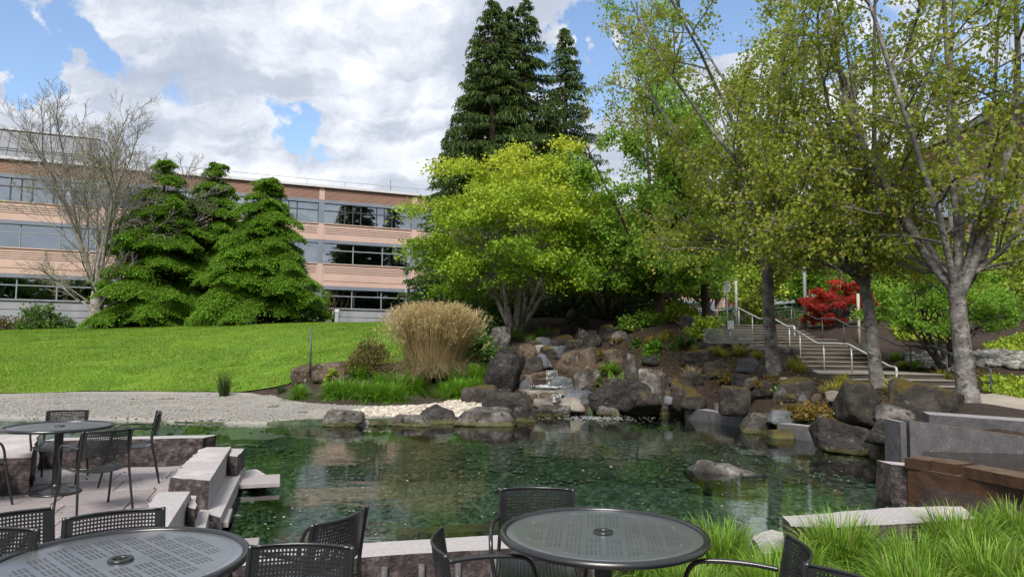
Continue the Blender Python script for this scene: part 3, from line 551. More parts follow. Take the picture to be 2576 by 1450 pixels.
def grid_mesh(xs, ys, zoff, name, mat, poly=None, jitter=0.0, **kw):
    gx, gy = np.meshgrid(xs, ys); P = np.c_[gx.ravel(), gy.ravel()]; nx, ny = len(xs), len(ys)
    i = (np.arange(ny - 1)[:, None] * nx + np.arange(nx - 1)[None]).ravel()
    F = np.c_[i, i + 1, i + nx + 1, i + nx]
    if poly is not None:
        s = sdf(P, poly); keep = (s[F] < 0).any(1); F = F[keep]
        e = 1e-3; g = np.c_[(sdf(P + [e, 0], poly) - s) / e, (sdf(P + [0, e], poly) - s) / e]
        mv = s > 0; P[mv] -= (s[mv])[:, None] * g[mv]
        used = np.unique(F); mp = np.full(len(P), -1); mp[used] = np.arange(len(used)); P = P[used]; F = mp[F]
    z = hgt(P) + zoff
    if jitter: z = z + jitter * fbm(np.c_[P, np.zeros(len(P))], 1.3, 3)
    return link(name, npmesh(name, np.c_[P, z], F, mat, True), **kw)
XS = lines([(-600, -60, 60), (-60, -22, 2), (-22, 20, .2), (20, 60, 2), (60, 600, 60)]); YS = lines([(-40, 0, 4), (0, 3, .5), (3, 34, .2), (34, 60, 1), (60, 120, 6), (120, 900, 65)])
ground = grid_mesh(XS, YS, 0.0, 'ground', 'soil', kind='structure', jitter=0.025)
LAWN = rnd_poly([tuple(p[:2]) for p in (on(-500, 1005, .1), on(-200, 997, .1), on(0, 992, .1), on(150, 987, .1), on(300, 985, .1), on(450, 987, .1), on(600, 990, .1), on(690, 986, .12))] + [tuple(at(720, 960, 21.8)[:2]), (-6.3, 22.6), (-5.0, 22.9), (-3.6, 23.6), (-3.0, 26), (-3.2, 30), (-4, 36), (-6.5, 43), (-13, 45.2), (-22, 46.5), (-34, 47.5), (-52, 48), (-60, 40), (-45, 20)], 2)
grid_mesh(lines([(-60, -3, .4)]), lines([(17, 49, .4)]), 0.045, 'lawn', 'lawn', LAWN, kind='structure', jitter=0.02)
BEACH = rnd_poly([(-24, 13.8), (-17, 15.0), (-11.5, 15.2), (-8.7, 15.1), (-6, 14.8), (-3.9, 15.0), (-2.2, 15.3), (-.5, 15.9), (.3, 17.3), (-.6, 18.6), (-1.6, 18.6), (-2.6, 17.9), (-4, 17.9), (-5.5, 18.6), (-6.6, 19.6), (-7.2, 20.9), (-8.4, 21.7), (-12.2, 22.0), (-14.8, 20.5), (-24, 19)], 2)
grid_mesh(lines([(-24, .6, .2)]), lines([(13.4, 22.6, .2)]), 0.02, 'gravel_beach', 'gravel', BEACH, kind='structure', jitter=0.005)
PATH = rnd_poly([(9.4, 18.6), (10.8, 17.4), (13, 15.0), (17, 11.6), (20, 13), (16.4, 16.4), (14.4, 18.6), (14.1, 20.4), (9.6, 20.4)], 2)
grid_mesh(lines([(9, 20.4, .3)]), lines([(11, 20.6, .3)]), 0.05, 'path', 'path', PATH, kind='structure')
# pond water and bottom stones
grid_mesh(lines([(-24, 6.2, .3)]), lines([(4.4, 18.8, .3)]), 0.0, 'pond_bottom', 'pondfloor', rnd_poly(POND, 1), kind='structure', jitter=0.03).location.z = 0.012
_wp = np.array(POND); _wc = rnd_poly(POND, 0)
bmw = bmesh.new(); bmw.faces.new([bmw.verts.new((x + dx, y + dy, WZ)) for (x, y), (dx, dy) in zip(POND, [(0, 0)] * len(POND))]); bmesh.ops.triangulate(bmw, faces=bmw.faces[:]); bmw.faces.ensure_lookup_table(); bmw.normal_update()
if bmw.faces[0].normal.z < 0: bmesh.ops.reverse_faces(bmw, faces=bmw.faces[:])
mw = bpy.data.meshes.new('pond_water'); bmw.to_mesh(mw); bmw.free(); mw.materials.append(M['water']); link('pond_water', mw, kind='structure')
def scatter(poly, n, rng, lo=None, hi=None):
    A = np.asarray(poly); lo = A.min(0) if lo is None else lo; hi = A.max(0) if hi is None else hi; out = np.zeros((0, 2))
    while len(out) < n:
        p = rng.rand(n * 3, 2) * (np.asarray(hi) - lo) + lo; out = np.r_[out, p[sdf(p, poly) < 0]]
    return out[:n]
def stones(P, size, rng, flat=0.55, sub=1):
    """many small rounded stones as one mesh; P (n,3)"""
    V, F = ICO[sub]; n = len(P); nv = len(V)
    sc = size * (0.6 + 0.8 * rng.rand(n, 1)) * np.c_[0.8 + .5 * rng.rand(n), 0.7 + .4 * rng.rand(n), flat * (0.7 + .6 * rng.rand(n))]
    an = rng.rand(n) * 6.283; c, s = np.cos(an), np.sin(an)
    Q = V[None] * sc[:, None]; Q = Q * (1 + 0.12 * rng.randn(n, nv, 1))
    W = np.stack([Q[..., 0] * c[:, None] - Q[..., 1] * s[:, None], Q[..., 0] * s[:, None] + Q[..., 1] * c[:, None], Q[..., 2]], -1) + P[:, None]
    return W.reshape(-1, 3), (F[None] + (np.arange(n) * nv)[:, None, None]).reshape(-1, 3)
def srnd(F, sub=1):
    n = len(F) // len(ICO[sub][1]); return np.repeat(np.random.RandomState(n).rand(n), len(ICO[sub][1]))
rng = np.random.RandomState(11)
p = np.r_[scatter(POND, 9000, rng, (-3.6, 5), (5.8, 11)), scatter(POND, 4500, rng, (-14, 9.8), (5.8, 16))]
W, F = stones(np.c_[p, hgt(p) + 0.03], 0.055, rng, 0.4)
link('pond_pebbles', npmesh('pond_pebbles', W, F, 'pebble_wet', True, rnd=srnd(F)), kind='stuff')
PEB = [(-3.3, 15.75), (-.6, 16.2), (.2, 17.4), (-.5, 18.3), (-1.5, 18.5), (-2.4, 17.8), (-3.4, 17.5), (-4.2, 16.6)]
p = scatter(PEB, 2600, rng); W, F = stones(np.c_[p, hgt(p) + 0.03], 0.065, rng)
link('cream_pebbles', npmesh('cream_pebbles', W, F, 'pebble', True, rnd=srnd(F)), kind='stuff')
p = np.r_[scatter([(4.75, 14.3), (5.3, 14.3), (5.5, 16), (4.6, 16.3)], 200, rng), scatter([(5.3, 12.5), (6.6, 12.6), (6.2, 14.0), (5.2, 13.9)], 420, rng), scatter([(6.4, 12), (7.4, 12), (7, 13.2), (6.2, 13)], 200, rng)]
W, F = stones(np.c_[p, hgt(p) + 0.03], 0.055, rng, 0.6); link('grey_pebbles', npmesh('grey_pebbles', W, F, 'pebble_grey', True, rnd=srnd(F)), kind='stuff')
DRYBED = [tuple(at(*a)[:2]) for a in ((2270, 840, 26), (2340, 848, 26), (2420, 858, 25), (2500, 862, 25), (2575, 872, 24), (2700, 885, 24), (2700, 912, 21), (2575, 893, 22), (2480, 884, 23), (2400, 880, 23), (2300, 866, 24.5))]
p = scatter(DRYBED, 1500, rng); W, F = stones(np.c_[p, hgt(p) + 0.05], 0.12, rng, 0.6); link('dry_creek_cobbles', npmesh('dry_creek_cobbles', W, F, 'pebble_grey', True, rnd=srnd(F)), kind='stuff')
p = scatter([(14.2, 19.9), (14.6, 18.6), (16.7, 16.6), (17.4, 17.2), (15, 19.4)], 700, rng); W, F = stones(np.c_[p, hgt(p) + 0.06], 0.05, rng); link('path_edge_pebbles', npmesh('path_edge_pebbles', W, F, 'pebble_grey', True, rnd=srnd(F)), kind='stuff')
p = scatter(BEACH, 7000, rng, (-14, 15.4), (0, 21)); W, F = stones(np.c_[p, hgt(p) + 0.025], 0.028, rng); link('beach_gravel', npmesh('beach_gravel', W, F, 'gravel'), kind='stuff')
# floating petals
p = np.r_[scatter(POND, 190, rng, (-3.6, 5), (5.8, 11)), scatter(POND, 130, rng, (-6, 10), (5.8, 17.5)), np.c_[2.4 + rng.randn(160) * .8, 16.6 + rng.randn(160) * .7]]
p = p[sdf(p, POND) < -.1]; n = len(p); an = rng.rand(n) * 6.28; L = 0.007 + 0.010 * rng.rand(n) * (1 + 1.2 * (rng.rand(n) > .9))
a = np.c_[np.cos(an), np.sin(an)] * L[:, None]; b = np.c_[-np.sin(an), np.cos(an)] * L[:, None] * .6
V = np.stack([np.c_[p + q, np.full(n, WZ + .004 + .003 * (j % 2))] for j, q in enumerate((a, b, -a, -b))], 1).reshape(-1, 3)
link('floating_petals', npmesh('floating_petals', V, np.arange(4 * n).reshape(-1, 4), 'petal'), kind='stuff')

# ------------------------------------------------------------------ boulders
def boulder_mesh(name, seed, w, th, h, sub, mat, flat=False):
    r = np.random.RandomState(seed); V, F = ICO[sub]
    m = r.randint(8, 12); nr = r.randn(m, 3); nr[:, 2] *= 0.7; nr /= np.linalg.norm(nr, axis=1)[:, None]
    ax = np.r_[np.eye(3), -np.eye(3)] + .24 * r.randn(6, 3); nr = np.r_[nr[:m - 3], ax]; nr /= np.linalg.norm(nr, axis=1)[:, None]
    dd = np.r_[0.74 + 0.26 * r.rand(m - 3), 0.58 + 0.16 * r.rand(6)]; c = V @ nr.T
    R = 1.0 / np.maximum(c / dd, 1e-3); R[c <= 1e-3] = 9
    k = 34.0; rad = -np.log(np.exp(-k * np.minimum(R, 3)).sum(1) + math.exp(-k * 1.15)) / k
    P = V * rad[:, None]
    P = P * (1 + 0.075 * fbm(V * 1.0 + seed * 3.1, 1.6, 3)[:, None] + 0.05 * fbm(V + seed, 5.0, 4)[:, None])
    lo, hi = P.min(0), P.max(0); P = (P - (lo + hi) / 2) / (hi - lo)          # unit box
    zb = P[:, 2] + .5
    tp = .18 + .34 * r.rand(); sx = .22 * r.randn(); P[:, 0] = P[:, 0] * (1 + tp * .5 - tp * zb) + sx * (zb - .5) * .4; P[:, 1] *= 1 + tp * .4 - tp * .8 * zb; P[:, 0] = (P[:, 0] - (P[:, 0].min() + P[:, 0].max()) / 2) / (P[:, 0].max() - P[:, 0].min())
    P = P * [w, th, 1]; P[:, 2] = zb * (h * 1.22) - h * 0.22
    return npmesh(name, P, F, mat, True)
for i, (r, (b, w, th, h)) in enumerate(zip(ROCKS, ROCKGEO)):
    me = boulder_mesh('boulder', 100 + i * 7, w * 1.12, th * 1.05, h * 1.05, 4 if w > .7 else 3, r[6])
    o = link('boulder', me, label=r[8], cat='boulder', group='boulders around the pond and cascade')
    if i >= len(ROCKS) - len(_FILL): b = np.array([b[0], b[1], hz(b[0], b[1] + th * .42)])
    o.location = (b[0], b[1] + th * 0.42, b[2] - (.14 if 'lawn edge' in r[8] else .03)); o.rotation_euler = (0, 0, math.atan2(-b[0], b[1]) * 1.0)
# the long low rock in the pond
V, F = ICO[4]; r0 = np.random.RandomState(5)
c0 = on(1822, 1188, WZ)
P = V * [0.60, 0.22, 1.0]; x = P[:, 0]
prof = 0.135 * np.exp(-((x + .26) / .17) ** 2) + 0.085 * np.exp(-((x - .08) / .20) ** 2) + 0.02
P[:, 2] = np.where(V[:, 2] > 0, V[:, 2] ** .8 * prof * 1.25, V[:, 2] * .25)
P = P + 0.035 * fbm(P * 1.0, 5, 4)[:, None] * V
isl = link('pond_rock', npmesh('pond_rock', P, F, 'rock_island', True), label='long low two-humped rock standing alone in the pond water', cat='rock'); isl.location = (c0[0], c0[1] + .1, WZ - .02); isl.rotation_euler = (0, 0, -0.42)

# ------------------------------------------------------------------ cut stone blocks and walls
def block_mesh(name, poly, zt, zb, mats=('granite_top', 'granite_rough'), rough=0.02, seed=0, smooth_sides=()):
    """prism from a top outline; sides are subdivided and knocked rough except those listed; mats: top, sides, smooth sides"""
    P = np.asarray(poly, float)[:, :2]; n = len(P)
    if (np.roll(P, -1, 0)[:, 0] * P[:, 1] - P[:, 0] * np.roll(P, -1, 0)[:, 1]).sum() > 0: P = P[::-1]; smooth_sides = tuple((n - 2 - s) % n for s in smooth_sides)
    zt = np.broadcast_to(np.asarray(zt, float), (n,)); V = []; F = []; mi = []
    ring = []; side_of = []
    for i in range(n):
        a, b = P[i], P[(i + 1) % n]; L = np.hypot(*(b - a)); k = max(1, min(24, int(L / 0.06)))
        for j in range(k):
            t = j / k; ring.append(np.r_[a + (b - a) * t, zt[i] + (zt[(i + 1) % n] - zt[i]) * t]); side_of.append(i)
    ring = np.array(ring); m = len(ring); h = zt.mean() - zb; lv = max(2, int(h / 0.06) + 1)
    e = np.roll(ring, -1, 0) - np.roll(ring, 1, 0); nrm = np.c_[e[:, 1], -e[:, 0]]; nrm /= np.linalg.norm(nrm, axis=1)[:, None] + 1e-9
    cen = ring[:, :2].mean(0); 
    if ((ring[:, :2] - cen) * nrm).sum() < 0: nrm = -nrm
    sm = np.array([1.0 if s in smooth_sides else 0.0 for s in side_of]); sm = np.maximum(sm, np.roll(sm, 1))
    for l in range(lv):
        f = l / (lv - 1); q = ring.copy(); q[:, 2] = ring[:, 2] * (1 - f) + zb * f
        amp = (rough * fbm(np.c_[q[:, :2], q[:, 2]] + seed, 7, 3) - (rough * .3 if l == 0 else 0)) * (1 - sm)
        q[:, :2] += nrm * amp[:, None]; V.append(q)
    V = np.concatenate(V)
    for l in range(lv - 1):
        for j in range(m):
            a = l * m + j; b = l * m + (j + 1) % m; F.append((a, b, b + m, a + m)); mi.append(2 if side_of[j] in smooth_sides else 1)
    me = bpy.data.meshes.new(name); me.from_pydata(V.tolist(), [], [tuple(range(m - 1, -1, -1))] + F)
    mm = list(mats) + [mats[0]] if len(mats) == 2 else list(mats)
    for x in mm: me.materials.append(M[x])
    me.polygons.foreach_set('material_index', np.array([0] + mi, np.int32))
    bm = bmesh.new(); bm.from_mesh(me); bmesh.ops.recalc_face_normals(bm, faces=bm.faces[:]); bm.to_mesh(me); bm.free(); return me
def Z3(x, y): return (.3338 * x, 965.6 + .3338 * y)
def zpoly(pts, z, tr=lambda x, y: (x, y)): return [on(*tr(*q), z) for q in pts]
def stone(label, poly, zt, zb, cat='stone block', name='stone_block', **kw):
    return link(name, block_mesh(name, poly, zt, zb, **kw), label=label, cat=cat)
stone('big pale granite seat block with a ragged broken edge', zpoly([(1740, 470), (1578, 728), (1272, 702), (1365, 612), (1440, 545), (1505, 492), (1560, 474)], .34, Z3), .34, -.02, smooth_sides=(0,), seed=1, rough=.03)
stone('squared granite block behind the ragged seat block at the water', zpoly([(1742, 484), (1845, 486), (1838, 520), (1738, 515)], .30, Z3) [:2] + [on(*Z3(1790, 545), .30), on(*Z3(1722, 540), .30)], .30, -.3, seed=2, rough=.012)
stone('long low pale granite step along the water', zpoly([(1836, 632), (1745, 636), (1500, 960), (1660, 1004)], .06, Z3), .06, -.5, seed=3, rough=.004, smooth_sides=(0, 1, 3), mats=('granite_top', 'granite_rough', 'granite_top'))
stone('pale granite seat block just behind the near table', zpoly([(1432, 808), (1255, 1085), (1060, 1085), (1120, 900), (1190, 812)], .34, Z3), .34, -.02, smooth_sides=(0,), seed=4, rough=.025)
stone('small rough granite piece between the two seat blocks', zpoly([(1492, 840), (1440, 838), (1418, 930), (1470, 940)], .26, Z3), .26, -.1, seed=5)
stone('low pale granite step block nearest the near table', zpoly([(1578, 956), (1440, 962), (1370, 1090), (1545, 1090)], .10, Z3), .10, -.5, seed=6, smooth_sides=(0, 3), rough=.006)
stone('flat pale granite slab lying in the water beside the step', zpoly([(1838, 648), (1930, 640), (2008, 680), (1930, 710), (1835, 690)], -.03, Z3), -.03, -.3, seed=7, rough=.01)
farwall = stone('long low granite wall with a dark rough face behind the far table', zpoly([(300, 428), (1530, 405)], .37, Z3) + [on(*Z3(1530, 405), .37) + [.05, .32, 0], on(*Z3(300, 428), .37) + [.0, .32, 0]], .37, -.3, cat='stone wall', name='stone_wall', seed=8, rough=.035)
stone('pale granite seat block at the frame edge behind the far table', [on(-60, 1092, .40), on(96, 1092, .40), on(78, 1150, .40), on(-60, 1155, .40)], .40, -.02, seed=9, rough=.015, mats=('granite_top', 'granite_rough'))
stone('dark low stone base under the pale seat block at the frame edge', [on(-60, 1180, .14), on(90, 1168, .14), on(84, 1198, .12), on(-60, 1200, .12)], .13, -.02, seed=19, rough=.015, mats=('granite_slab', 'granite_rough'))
# near seat wall with drill grooves
ua = np.array([.968, .252, 0]); na = np.array([.252, -.968, 0]); oa = np.array([-1.04, 4.62, 0])
sw = empty('seat_wall', (0, 0, 0), label='long pale granite seat wall with a dark drill-grooved face by the tables', cat='stone wall')
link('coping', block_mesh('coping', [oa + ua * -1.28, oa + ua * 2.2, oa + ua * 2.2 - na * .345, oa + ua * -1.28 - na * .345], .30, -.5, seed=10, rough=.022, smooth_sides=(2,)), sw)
for k in range(13):
    t = -1.0 + k * .245; m = MB(); q = oa + ua * t + na * .012
    m.tube([q + [0, 0, -.05], q + [0, 0, .24]], .022, 8); m.build('drill_groove', 'granite_grey', sw, True)
# pale slabs and stones on the planting side
stone('long pale granite slab among the green grass clumps', [on(1970, 1298, .3), on(2240, 1276, .3), on(2420, 1272, .3), on(2460, 1305, .3), on(2100, 1328, .3), on(1990, 1322, .3)], .30, -.3, seed=11, rough=.02)
stone('pale broken flagstone at the water beside the round table', [on(1890, 1352, .02), on(1940, 1336, .02), on(1975, 1345, .02), on(1985, 1390, .02), on(1920, 1400, .02)], .04, -.3, seed=12, rough=.02)
stone('small pale flagstone under the grass clump by the slab', [on(1985, 1400, .04), on(2060, 1385, .04), on(2090, 1425, .04), on(2010, 1450, .04)], .05, -.2, seed=13, rough=.02)
# rust-brown raised basin
stone('square grey granite post at the corner of the rust-brown basin', [on(2240, 1167, .345), on(2284, 1173, .345), on(2284, 1173, .345) + [.12, .28, 0], on(2240, 1167, .345) + [-.02, .3, 0]], .345, -.5, seed=14, rough=.018, name='stone_post', cat='stone post')
bL = on(2282, 1175, .34); bR = on(2590, 1228, .34); bR = bR + (bR - bL) * .6
sh = np.array([.42, .2, 0])
stone('long rust-stained granite slab forming the basin front', [bL, bR, bR + sh, bL + sh], .34, -.5, seed=15, rough=.012, mats=('granite_slab', 'granite_rust'), smooth_sides=())
for (x0, y0, x1, y1), lab in (((2272, 1150, 2334, 1158), 'short broken rust-brown rim stone at the basin corner'), ((2340, 1158, 2402, 1168), 'middle rust-brown rim stone of the basin'), ((2418, 1172, 2600, 1207), 'long rust-brown rim stone of the basin')):
    a, b = on(x0, y0, .45), on(x1, y1, .45)
    stone(lab, [a, b, b + [.30, .14, 0], a + [.30, .14, 0]], .45, .335, seed=int(x0), rough=.012, mats=('granite_slab', 'granite_rust'), name='rim_stone')
gw0, gw1 = at(2263, 1130, 8.75), at(2640, 1130, 8.55); gl = lambda q, z: np.r_[q[:2], z]
stone('big smooth grey granite wall slab above the basin water', [gl(gw0 + [.13, 0, 0], 0), gl(gw1, 0), gl(gw1 + [0, .4, 0], 0), gl(gw0 + [.13, .4, 0], 0)], [.80, .60, .60, .80], .0, seed=16, rough=.004, mats=('granite_slab', 'granite_grey'), cat='stone wall', name='stone_wall')
stone('thin upright grey slab edge beside the big wall slab', [gw0 + [-.0, -.03, 0], gw0 + [.07, -.03, 0], gw0 + [.07, .35, 0], gw0 + [0, .35, 0]], .79, -.2, seed=17, rough=.004, mats=('granite_mid', 'granite_grey'), name='stone_post', cat='stone post')
c1, c2 = at(2336, 1042, 9.9), at(2640, 1068, 8.9)
stone('pale concrete coping block above the grey wall slab', [c1, c2, c2 + [.25, .5, 0], c1 + [.2, .5, 0]], c1[2], .45, seed=18, rough=.004, mats=('granite_mid', 'granite_grey'), name='stone_coping', cat='stone wall')
bw = [bL + sh * .6, bR + sh * .6, gl(gw1, 0), gl(gw0 + [.3, 0, 0], 0)]
mb = MB(); mb.raw([(q[0], q[1], .43) for q in bw], [(0, 1, 2, 3)]); mb.build('basin_water', 'water_basin', kind='structure')
mb = MB(); mb.raw([(q[0], q[1], .30) for q in bw], [(0, 1, 2, 3)]); mb.build('basin_floor', 'granite_rust', kind='structure')
# low curb walls along the far bank
def curb(label, x0, y0, x1, y1, zt, dep):
    a, b = on(x0, y0, WZ), on(x1, y1, WZ)
    return stone(label, [gl(a, 0), gl(b, 0), gl(b + [dep, .1, 0], 0), gl(a + [dep, .1, 0], 0)], zt, -.5, seed=int(x0), rough=.004, mats=('granite_mid', 'granite_grey'), cat='stone wall', name='curb_wall')
curb('first grey granite curb wall between mossy wedge boulder and rounded boulder', 1722, 1052, 1882, 1078, .17, .3)
curb('second grey granite curb wall beside the cobbles', 1955, 1098, 2095, 1116, .17, .3)
for (x0, y0, x1, y1, d, lab) in ((1798, 1016, 1845, 1030, 16.7, 'small grey granite block behind the first curb wall'), (2080, 1058, 2130, 1076, 13.7, 'small grey granite block behind the second curb wall')):
    a, b = at(x0, y1, d), at(x1, y1, d - .3); h = (y1 - y0) / 2575 * 1024 / FPX * d
    stone(lab, [a, b, b + [.05, .35, 0], a + [.05, .35, 0]], a[2] + h, a[2] - .3, seed=int(y0), rough=.006, mats=('granite_grey', 'granite_grey'))
# submerged ledges
stone('submerged brown ledge under the seat wall', [on(1000, 1338, -.18), on(1270, 1318, -.18), on(1270, 1340, -.18), on(1000, 1352, -.18)], -.15, -.5, seed=21, rough=.01, mats=('granite_slab', 'granite_rough'), name='submerged_ledge', cat='ledge')
# patio: bedding plus each paving slab
bm = bmesh.new(); bm.faces.new([bm.verts.new((x, y, -.055)) for x, y in PATIO]); bmesh.ops.triangulate(bm, faces=bm.faces[:]); me = bpy.data.meshes.new('patio'); bm.to_mesh(me); bm.free(); me.materials.append(M['soil'])
patio = link('patio', me, kind='structure')
pv = np.array([-.31, .951]); pu = np.array([.951, .31]); base0 = np.array([-4.0, 5.0])
SL = {}
for wd in (0.9, 0.6):
    m = MB(); g = .005; q = .017; z = 0.0; c = .006
    V = [(g, q, -.05), (wd - g, q, -.05), (wd - g, .6 - q, -.05), (g, .6 - q, -.05), (g, q, z - c), (wd - g, q, z - c), (wd - g, .6 - q, z - c), (g, .6 - q, z - c), (g + c, q + c, z), (wd - g - c, q + c, z), (wd - g - c, .6 - q - c, z), (g + c, .6 - q - c, z)]
    m.raw(V, [(0, 1, 5, 4), (1, 2, 6, 5), (2, 3, 7, 6), (3, 0, 4, 7), (4, 5, 9, 8), (5, 6, 10, 9), (6, 7, 11, 10), (7, 4, 8, 11), (8, 9, 10, 11)]); SL[wd] = m.mesh('paving_slab', 'paver')
rr = random.Random(4)
for j in range(-12, 10):
    x = -9.0 + (0.45 if j % 2 else 0.0)
    while x < 8:
        wd = rr.choice((.9, .9, .6)); cpt = base0 + pu * (x + wd / 2) + pv * (j * .6 + .3)
        vis = abs(cpt[0]) < cpt[1] * .85 + 1.0 and cpt[1] > 2.2
        if vis and sdf([cpt], PATIO)[0] < .28:
            o = link('paving_slab', SL[wd], patio); q = base0 + pu * x + pv * (j * .6); o.location = (q[0], q[1], rr.uniform(-.003, .003)); o.rotation_euler = (0, 0, math.atan2(pu[1], pu[0]))
        x += wd
# ------------------------------------------------------------------ the long office building
U = np.array([.931, .365, 0]); NO = np.array([.365, -.931, 0]); O0 = np.array([-17.4, 62.0, 0])
bld = empty('office_building', tuple(O0), label='long three-storey salmon office building with blue-grey window bands', cat='building')
def bpart(name, mat, boxes, parent=None, smooth=False):
    m = MB()
    for lo, hi in boxes: m.obox((0, 0, 0), U, NO, lo, hi)
    return m.build(name, mat, parent or bld)
BAY = 8.6; K0, K1 = -5, 5; T0, T1 = K0 * BAY, 45.0
FL = [(12.5, 14.35, (.23, .09, .09, .18, .09, .09, .23)), (8.85, 10.7, (1 / 3, 1 / 3, 1 / 3)), (4.8, 6.5, (1 / 3, 1 / 3, 1 / 3))]
bpart('back_wall', 'interior', [((T0, -9.2, 1.5), (T1, -9.0, 15.6))]); bpart('end_wall', 'stucco', [((T1 - .25, -8.98, 1.5), (T1, -.32, 15.6))])
for z in (4.0, 7.6, 11.4, 15.3): bpart('floor_slab', 'interior', [((T0, -8.98, z), (T1 - .26, -.32, z + .3))])
bpart('roof', 'concrete', [((T0, -9.2, 15.61), (T1, -.2, 15.75))]); bpart('cornice', 'cornice', [((T0, -.34, 15.76), (T1, .28, 15.98))])
bpart('base_wall', 'concrete', [((T0, -.3, 0.0), (T1, .02, 4.72))]); bpart('base_ledge', 'concrete', [((T0, -.3, 4.722), (T1, .14, 4.8))])
for z in (4.0, 3.45): bpart('base_groove', 'dark', [((T0, .021, z), (T1, .028, z + .04))])
bpart('base_beam', 'concrete', [((-43, .03, 2.9), (-19, .5, 3.4))]); bpart('base_opening', 'dark', [((-43, .03, 1.6), (-25, .3, 2.88))])
for k in range(K0, K1 + 1):
    t = k * BAY
    if t + .25 < T1:
        bpart('pilaster', 'stucco', [((t - .24, -.3, 4.81), (t + .24, .06, 15.75))])
        for z0, z1, _ in FL: bpart('pilaster_facing', 'bluegrey', [((t - .25, .061, z0 + .02), (t + .25, .075, z1 + .31))])
    a, b = t + .25, min(t + BAY - .25, T1 - .3)
    if b - a < 2: continue
    # spandrels and bands
    bpart('spandrel', 'stucco', [((a, -.3, 10.99), (b, .03, 12.42))]); bpart('spandrel', 'stucco', [((a, -.3, 6.81), (b, .03, 8.77))])
    for z0, z1, _ in FL:
        bpart('lintel_band', 'bluegrey', [((a, -.3, z1), (b, .045, z1 + .30))])
        if z0 > 5: bpart('sill', 'stucco', [((a, -.3, z0 - .08), (b, .12, z0 - .002))])
    for zz in (11.55, 11.72, 11.89, 12.06, 7.95, 8.12, 8.29, 8.46, 7.22):
        bpart('groove', 'brick_red' if zz < 7.5 else 'dark', [((a + .1, .031, zz), (b - .1, .036, zz + .045))])
    # ribbed louver band
    zs = []; z = 14.66
    while z < 15.55: zs += [(z, .03), (z + .075, .03), (z + .08, -.03), (z + .105, -.03)]; z += .11
    V = []; 
    for zz, dd in zs:
        for tt in (a, b): q = U * tt + NO * dd; V.append((q[0], q[1], zz))
    n = len(zs); Fq = np.array([(2 * i, 2 * i + 1, 2 * i + 3, 2 * i + 2) for i in range(n - 1)])
    link('louver_panel', npmesh('louver_panel', V, Fq, 'louver'), bld)
    bpart('louver_backing', 'louver', [((a, -.3, 14.655), (b, -.04, 15.74))])
    for fi, (z0, z1, fr) in enumerate(FL):
        m = MB(); tt = a; zt = z0 + (z1 - z0) * (.64 if fi == 0 else .66); fw = .045; panes = []
        m.obox((0, 0, 0), U, NO, (a, -.2, z0), (b, -.1, z0 + fw)); m.obox((0, 0, 0), U, NO, (a, -.2, z1 - fw), (b, -.1, z1)); m.obox((0, 0, 0), U, NO, (a, -.195, zt - fw), (b, -.095, zt + fw))
        sp = b - a if b - a > 7 else 8.1
        for f in fr:
            t2 = min(tt + f * sp, b)
            if t2 - tt < .3: break
            m.obox((0, 0, 0), U, NO, (t2 - fw, -.19, z0 + .01), (t2 + (.0 if t2 >= b else fw), -.09, z1 - .01))
            panes += [(tt, t2, z0, zt), (tt, t2, zt, z1)]; tt = t2
        w = m.build('window', 'mullion' if fi == 0 else 'mullion_light', bld)
        for pa, pb, pz0, pz1 in panes:
            pm = MB(); pm.obox((0, 0, 0), U, NO, (pa + .02, -.162, pz0 + .02), (pb - .02, -.156, pz1 - .02)); pm.build('pane', 'glass', w)
for t, z in ((4.4, 13.6), (1.5, 10.3), (-13, 13.7), (5.5, 6.0), (-20.0, 13.6)):
    m = MB(); q = U * t + NO * -1.2; m.tube([np.r_[q[:2], z + .45] , np.r_[q[:2], z]], .02, 6); m.lathe([(.02, .1), (.38, .06), (.42, 0), (.36, -.03), (.0, -.03)], 16, (q[0], q[1], z)); m.build('ceiling_lamp', 'lamp_glow', bld)
for t, w_, h_ in ((4.6, .4, .5), (5.9, .25, .7), (6.9, .5, .35), (-22, .4, .5), (-20.5, .7, .45), (-26, .4, .4)):
    bpart('desk_item', 'white_paint', [((t, -.7, 4.82), (t + w_, -.45, 4.82 + h_))])
# roof rail and the grey standing-seam penthouse
m = MB()
m.obox((0, 0, 0), U, NO, (-17, .1, 16.42), (T1, .14, 16.46)); m.build('roof_rail', 'pole_grey', bld)
for t in np.arange(-15, T1, 3.4): m = MB(); m.obox((0, 0, 0), U, NO, (t, .1, 15.98), (t + .05, .14, 16.42)); m.build('rail_post', 'pole_grey', bld)
m = MB(); m.obox((0, 0, 0), U, NO, (6.2, -.1, 15.98), (6.3, 0, 17.1)); m.build('vent_pipe', 'pole_grey', bld)
pz0, pz1 = 15.99, 18.3
def uv(t, s, z): q = U * t + NO * s; return (q[0], q[1], z)
V = [uv(T0, .2, pz0), uv(-16.5, .2, pz0), uv(-16.5, -8, pz0), uv(T0, -8, pz0), uv(T0, -.7, pz1), uv(-17.9, -.7, pz1), uv(-17.9, -7, pz1), uv(T0, -7, pz1)]
pent = link('penthouse', npmesh('penthouse', V, BOXF, 'roof_metal'), bld)
for t in np.arange(T0 + .3, -17.8, .62):
    m = MB(); q = [uv(t, .2, pz0), uv(t + .05, .2, pz0), uv(t + .05, .26, pz0), uv(t, .26, pz0), uv(t, -.7, pz1), uv(t + .05, -.7, pz1), uv(t + .05, -.64, pz1), uv(t, -.64, pz1)]; m.raw(q, BOXF); m.build('seam', 'roof_metal', pent)
m = MB(); m.obox((0, 0, 0), U, NO, (T0, -.72, pz1), (-17.8, -.55, pz1 + .12)); m.build('ridge_cap', 'cornice', pent)
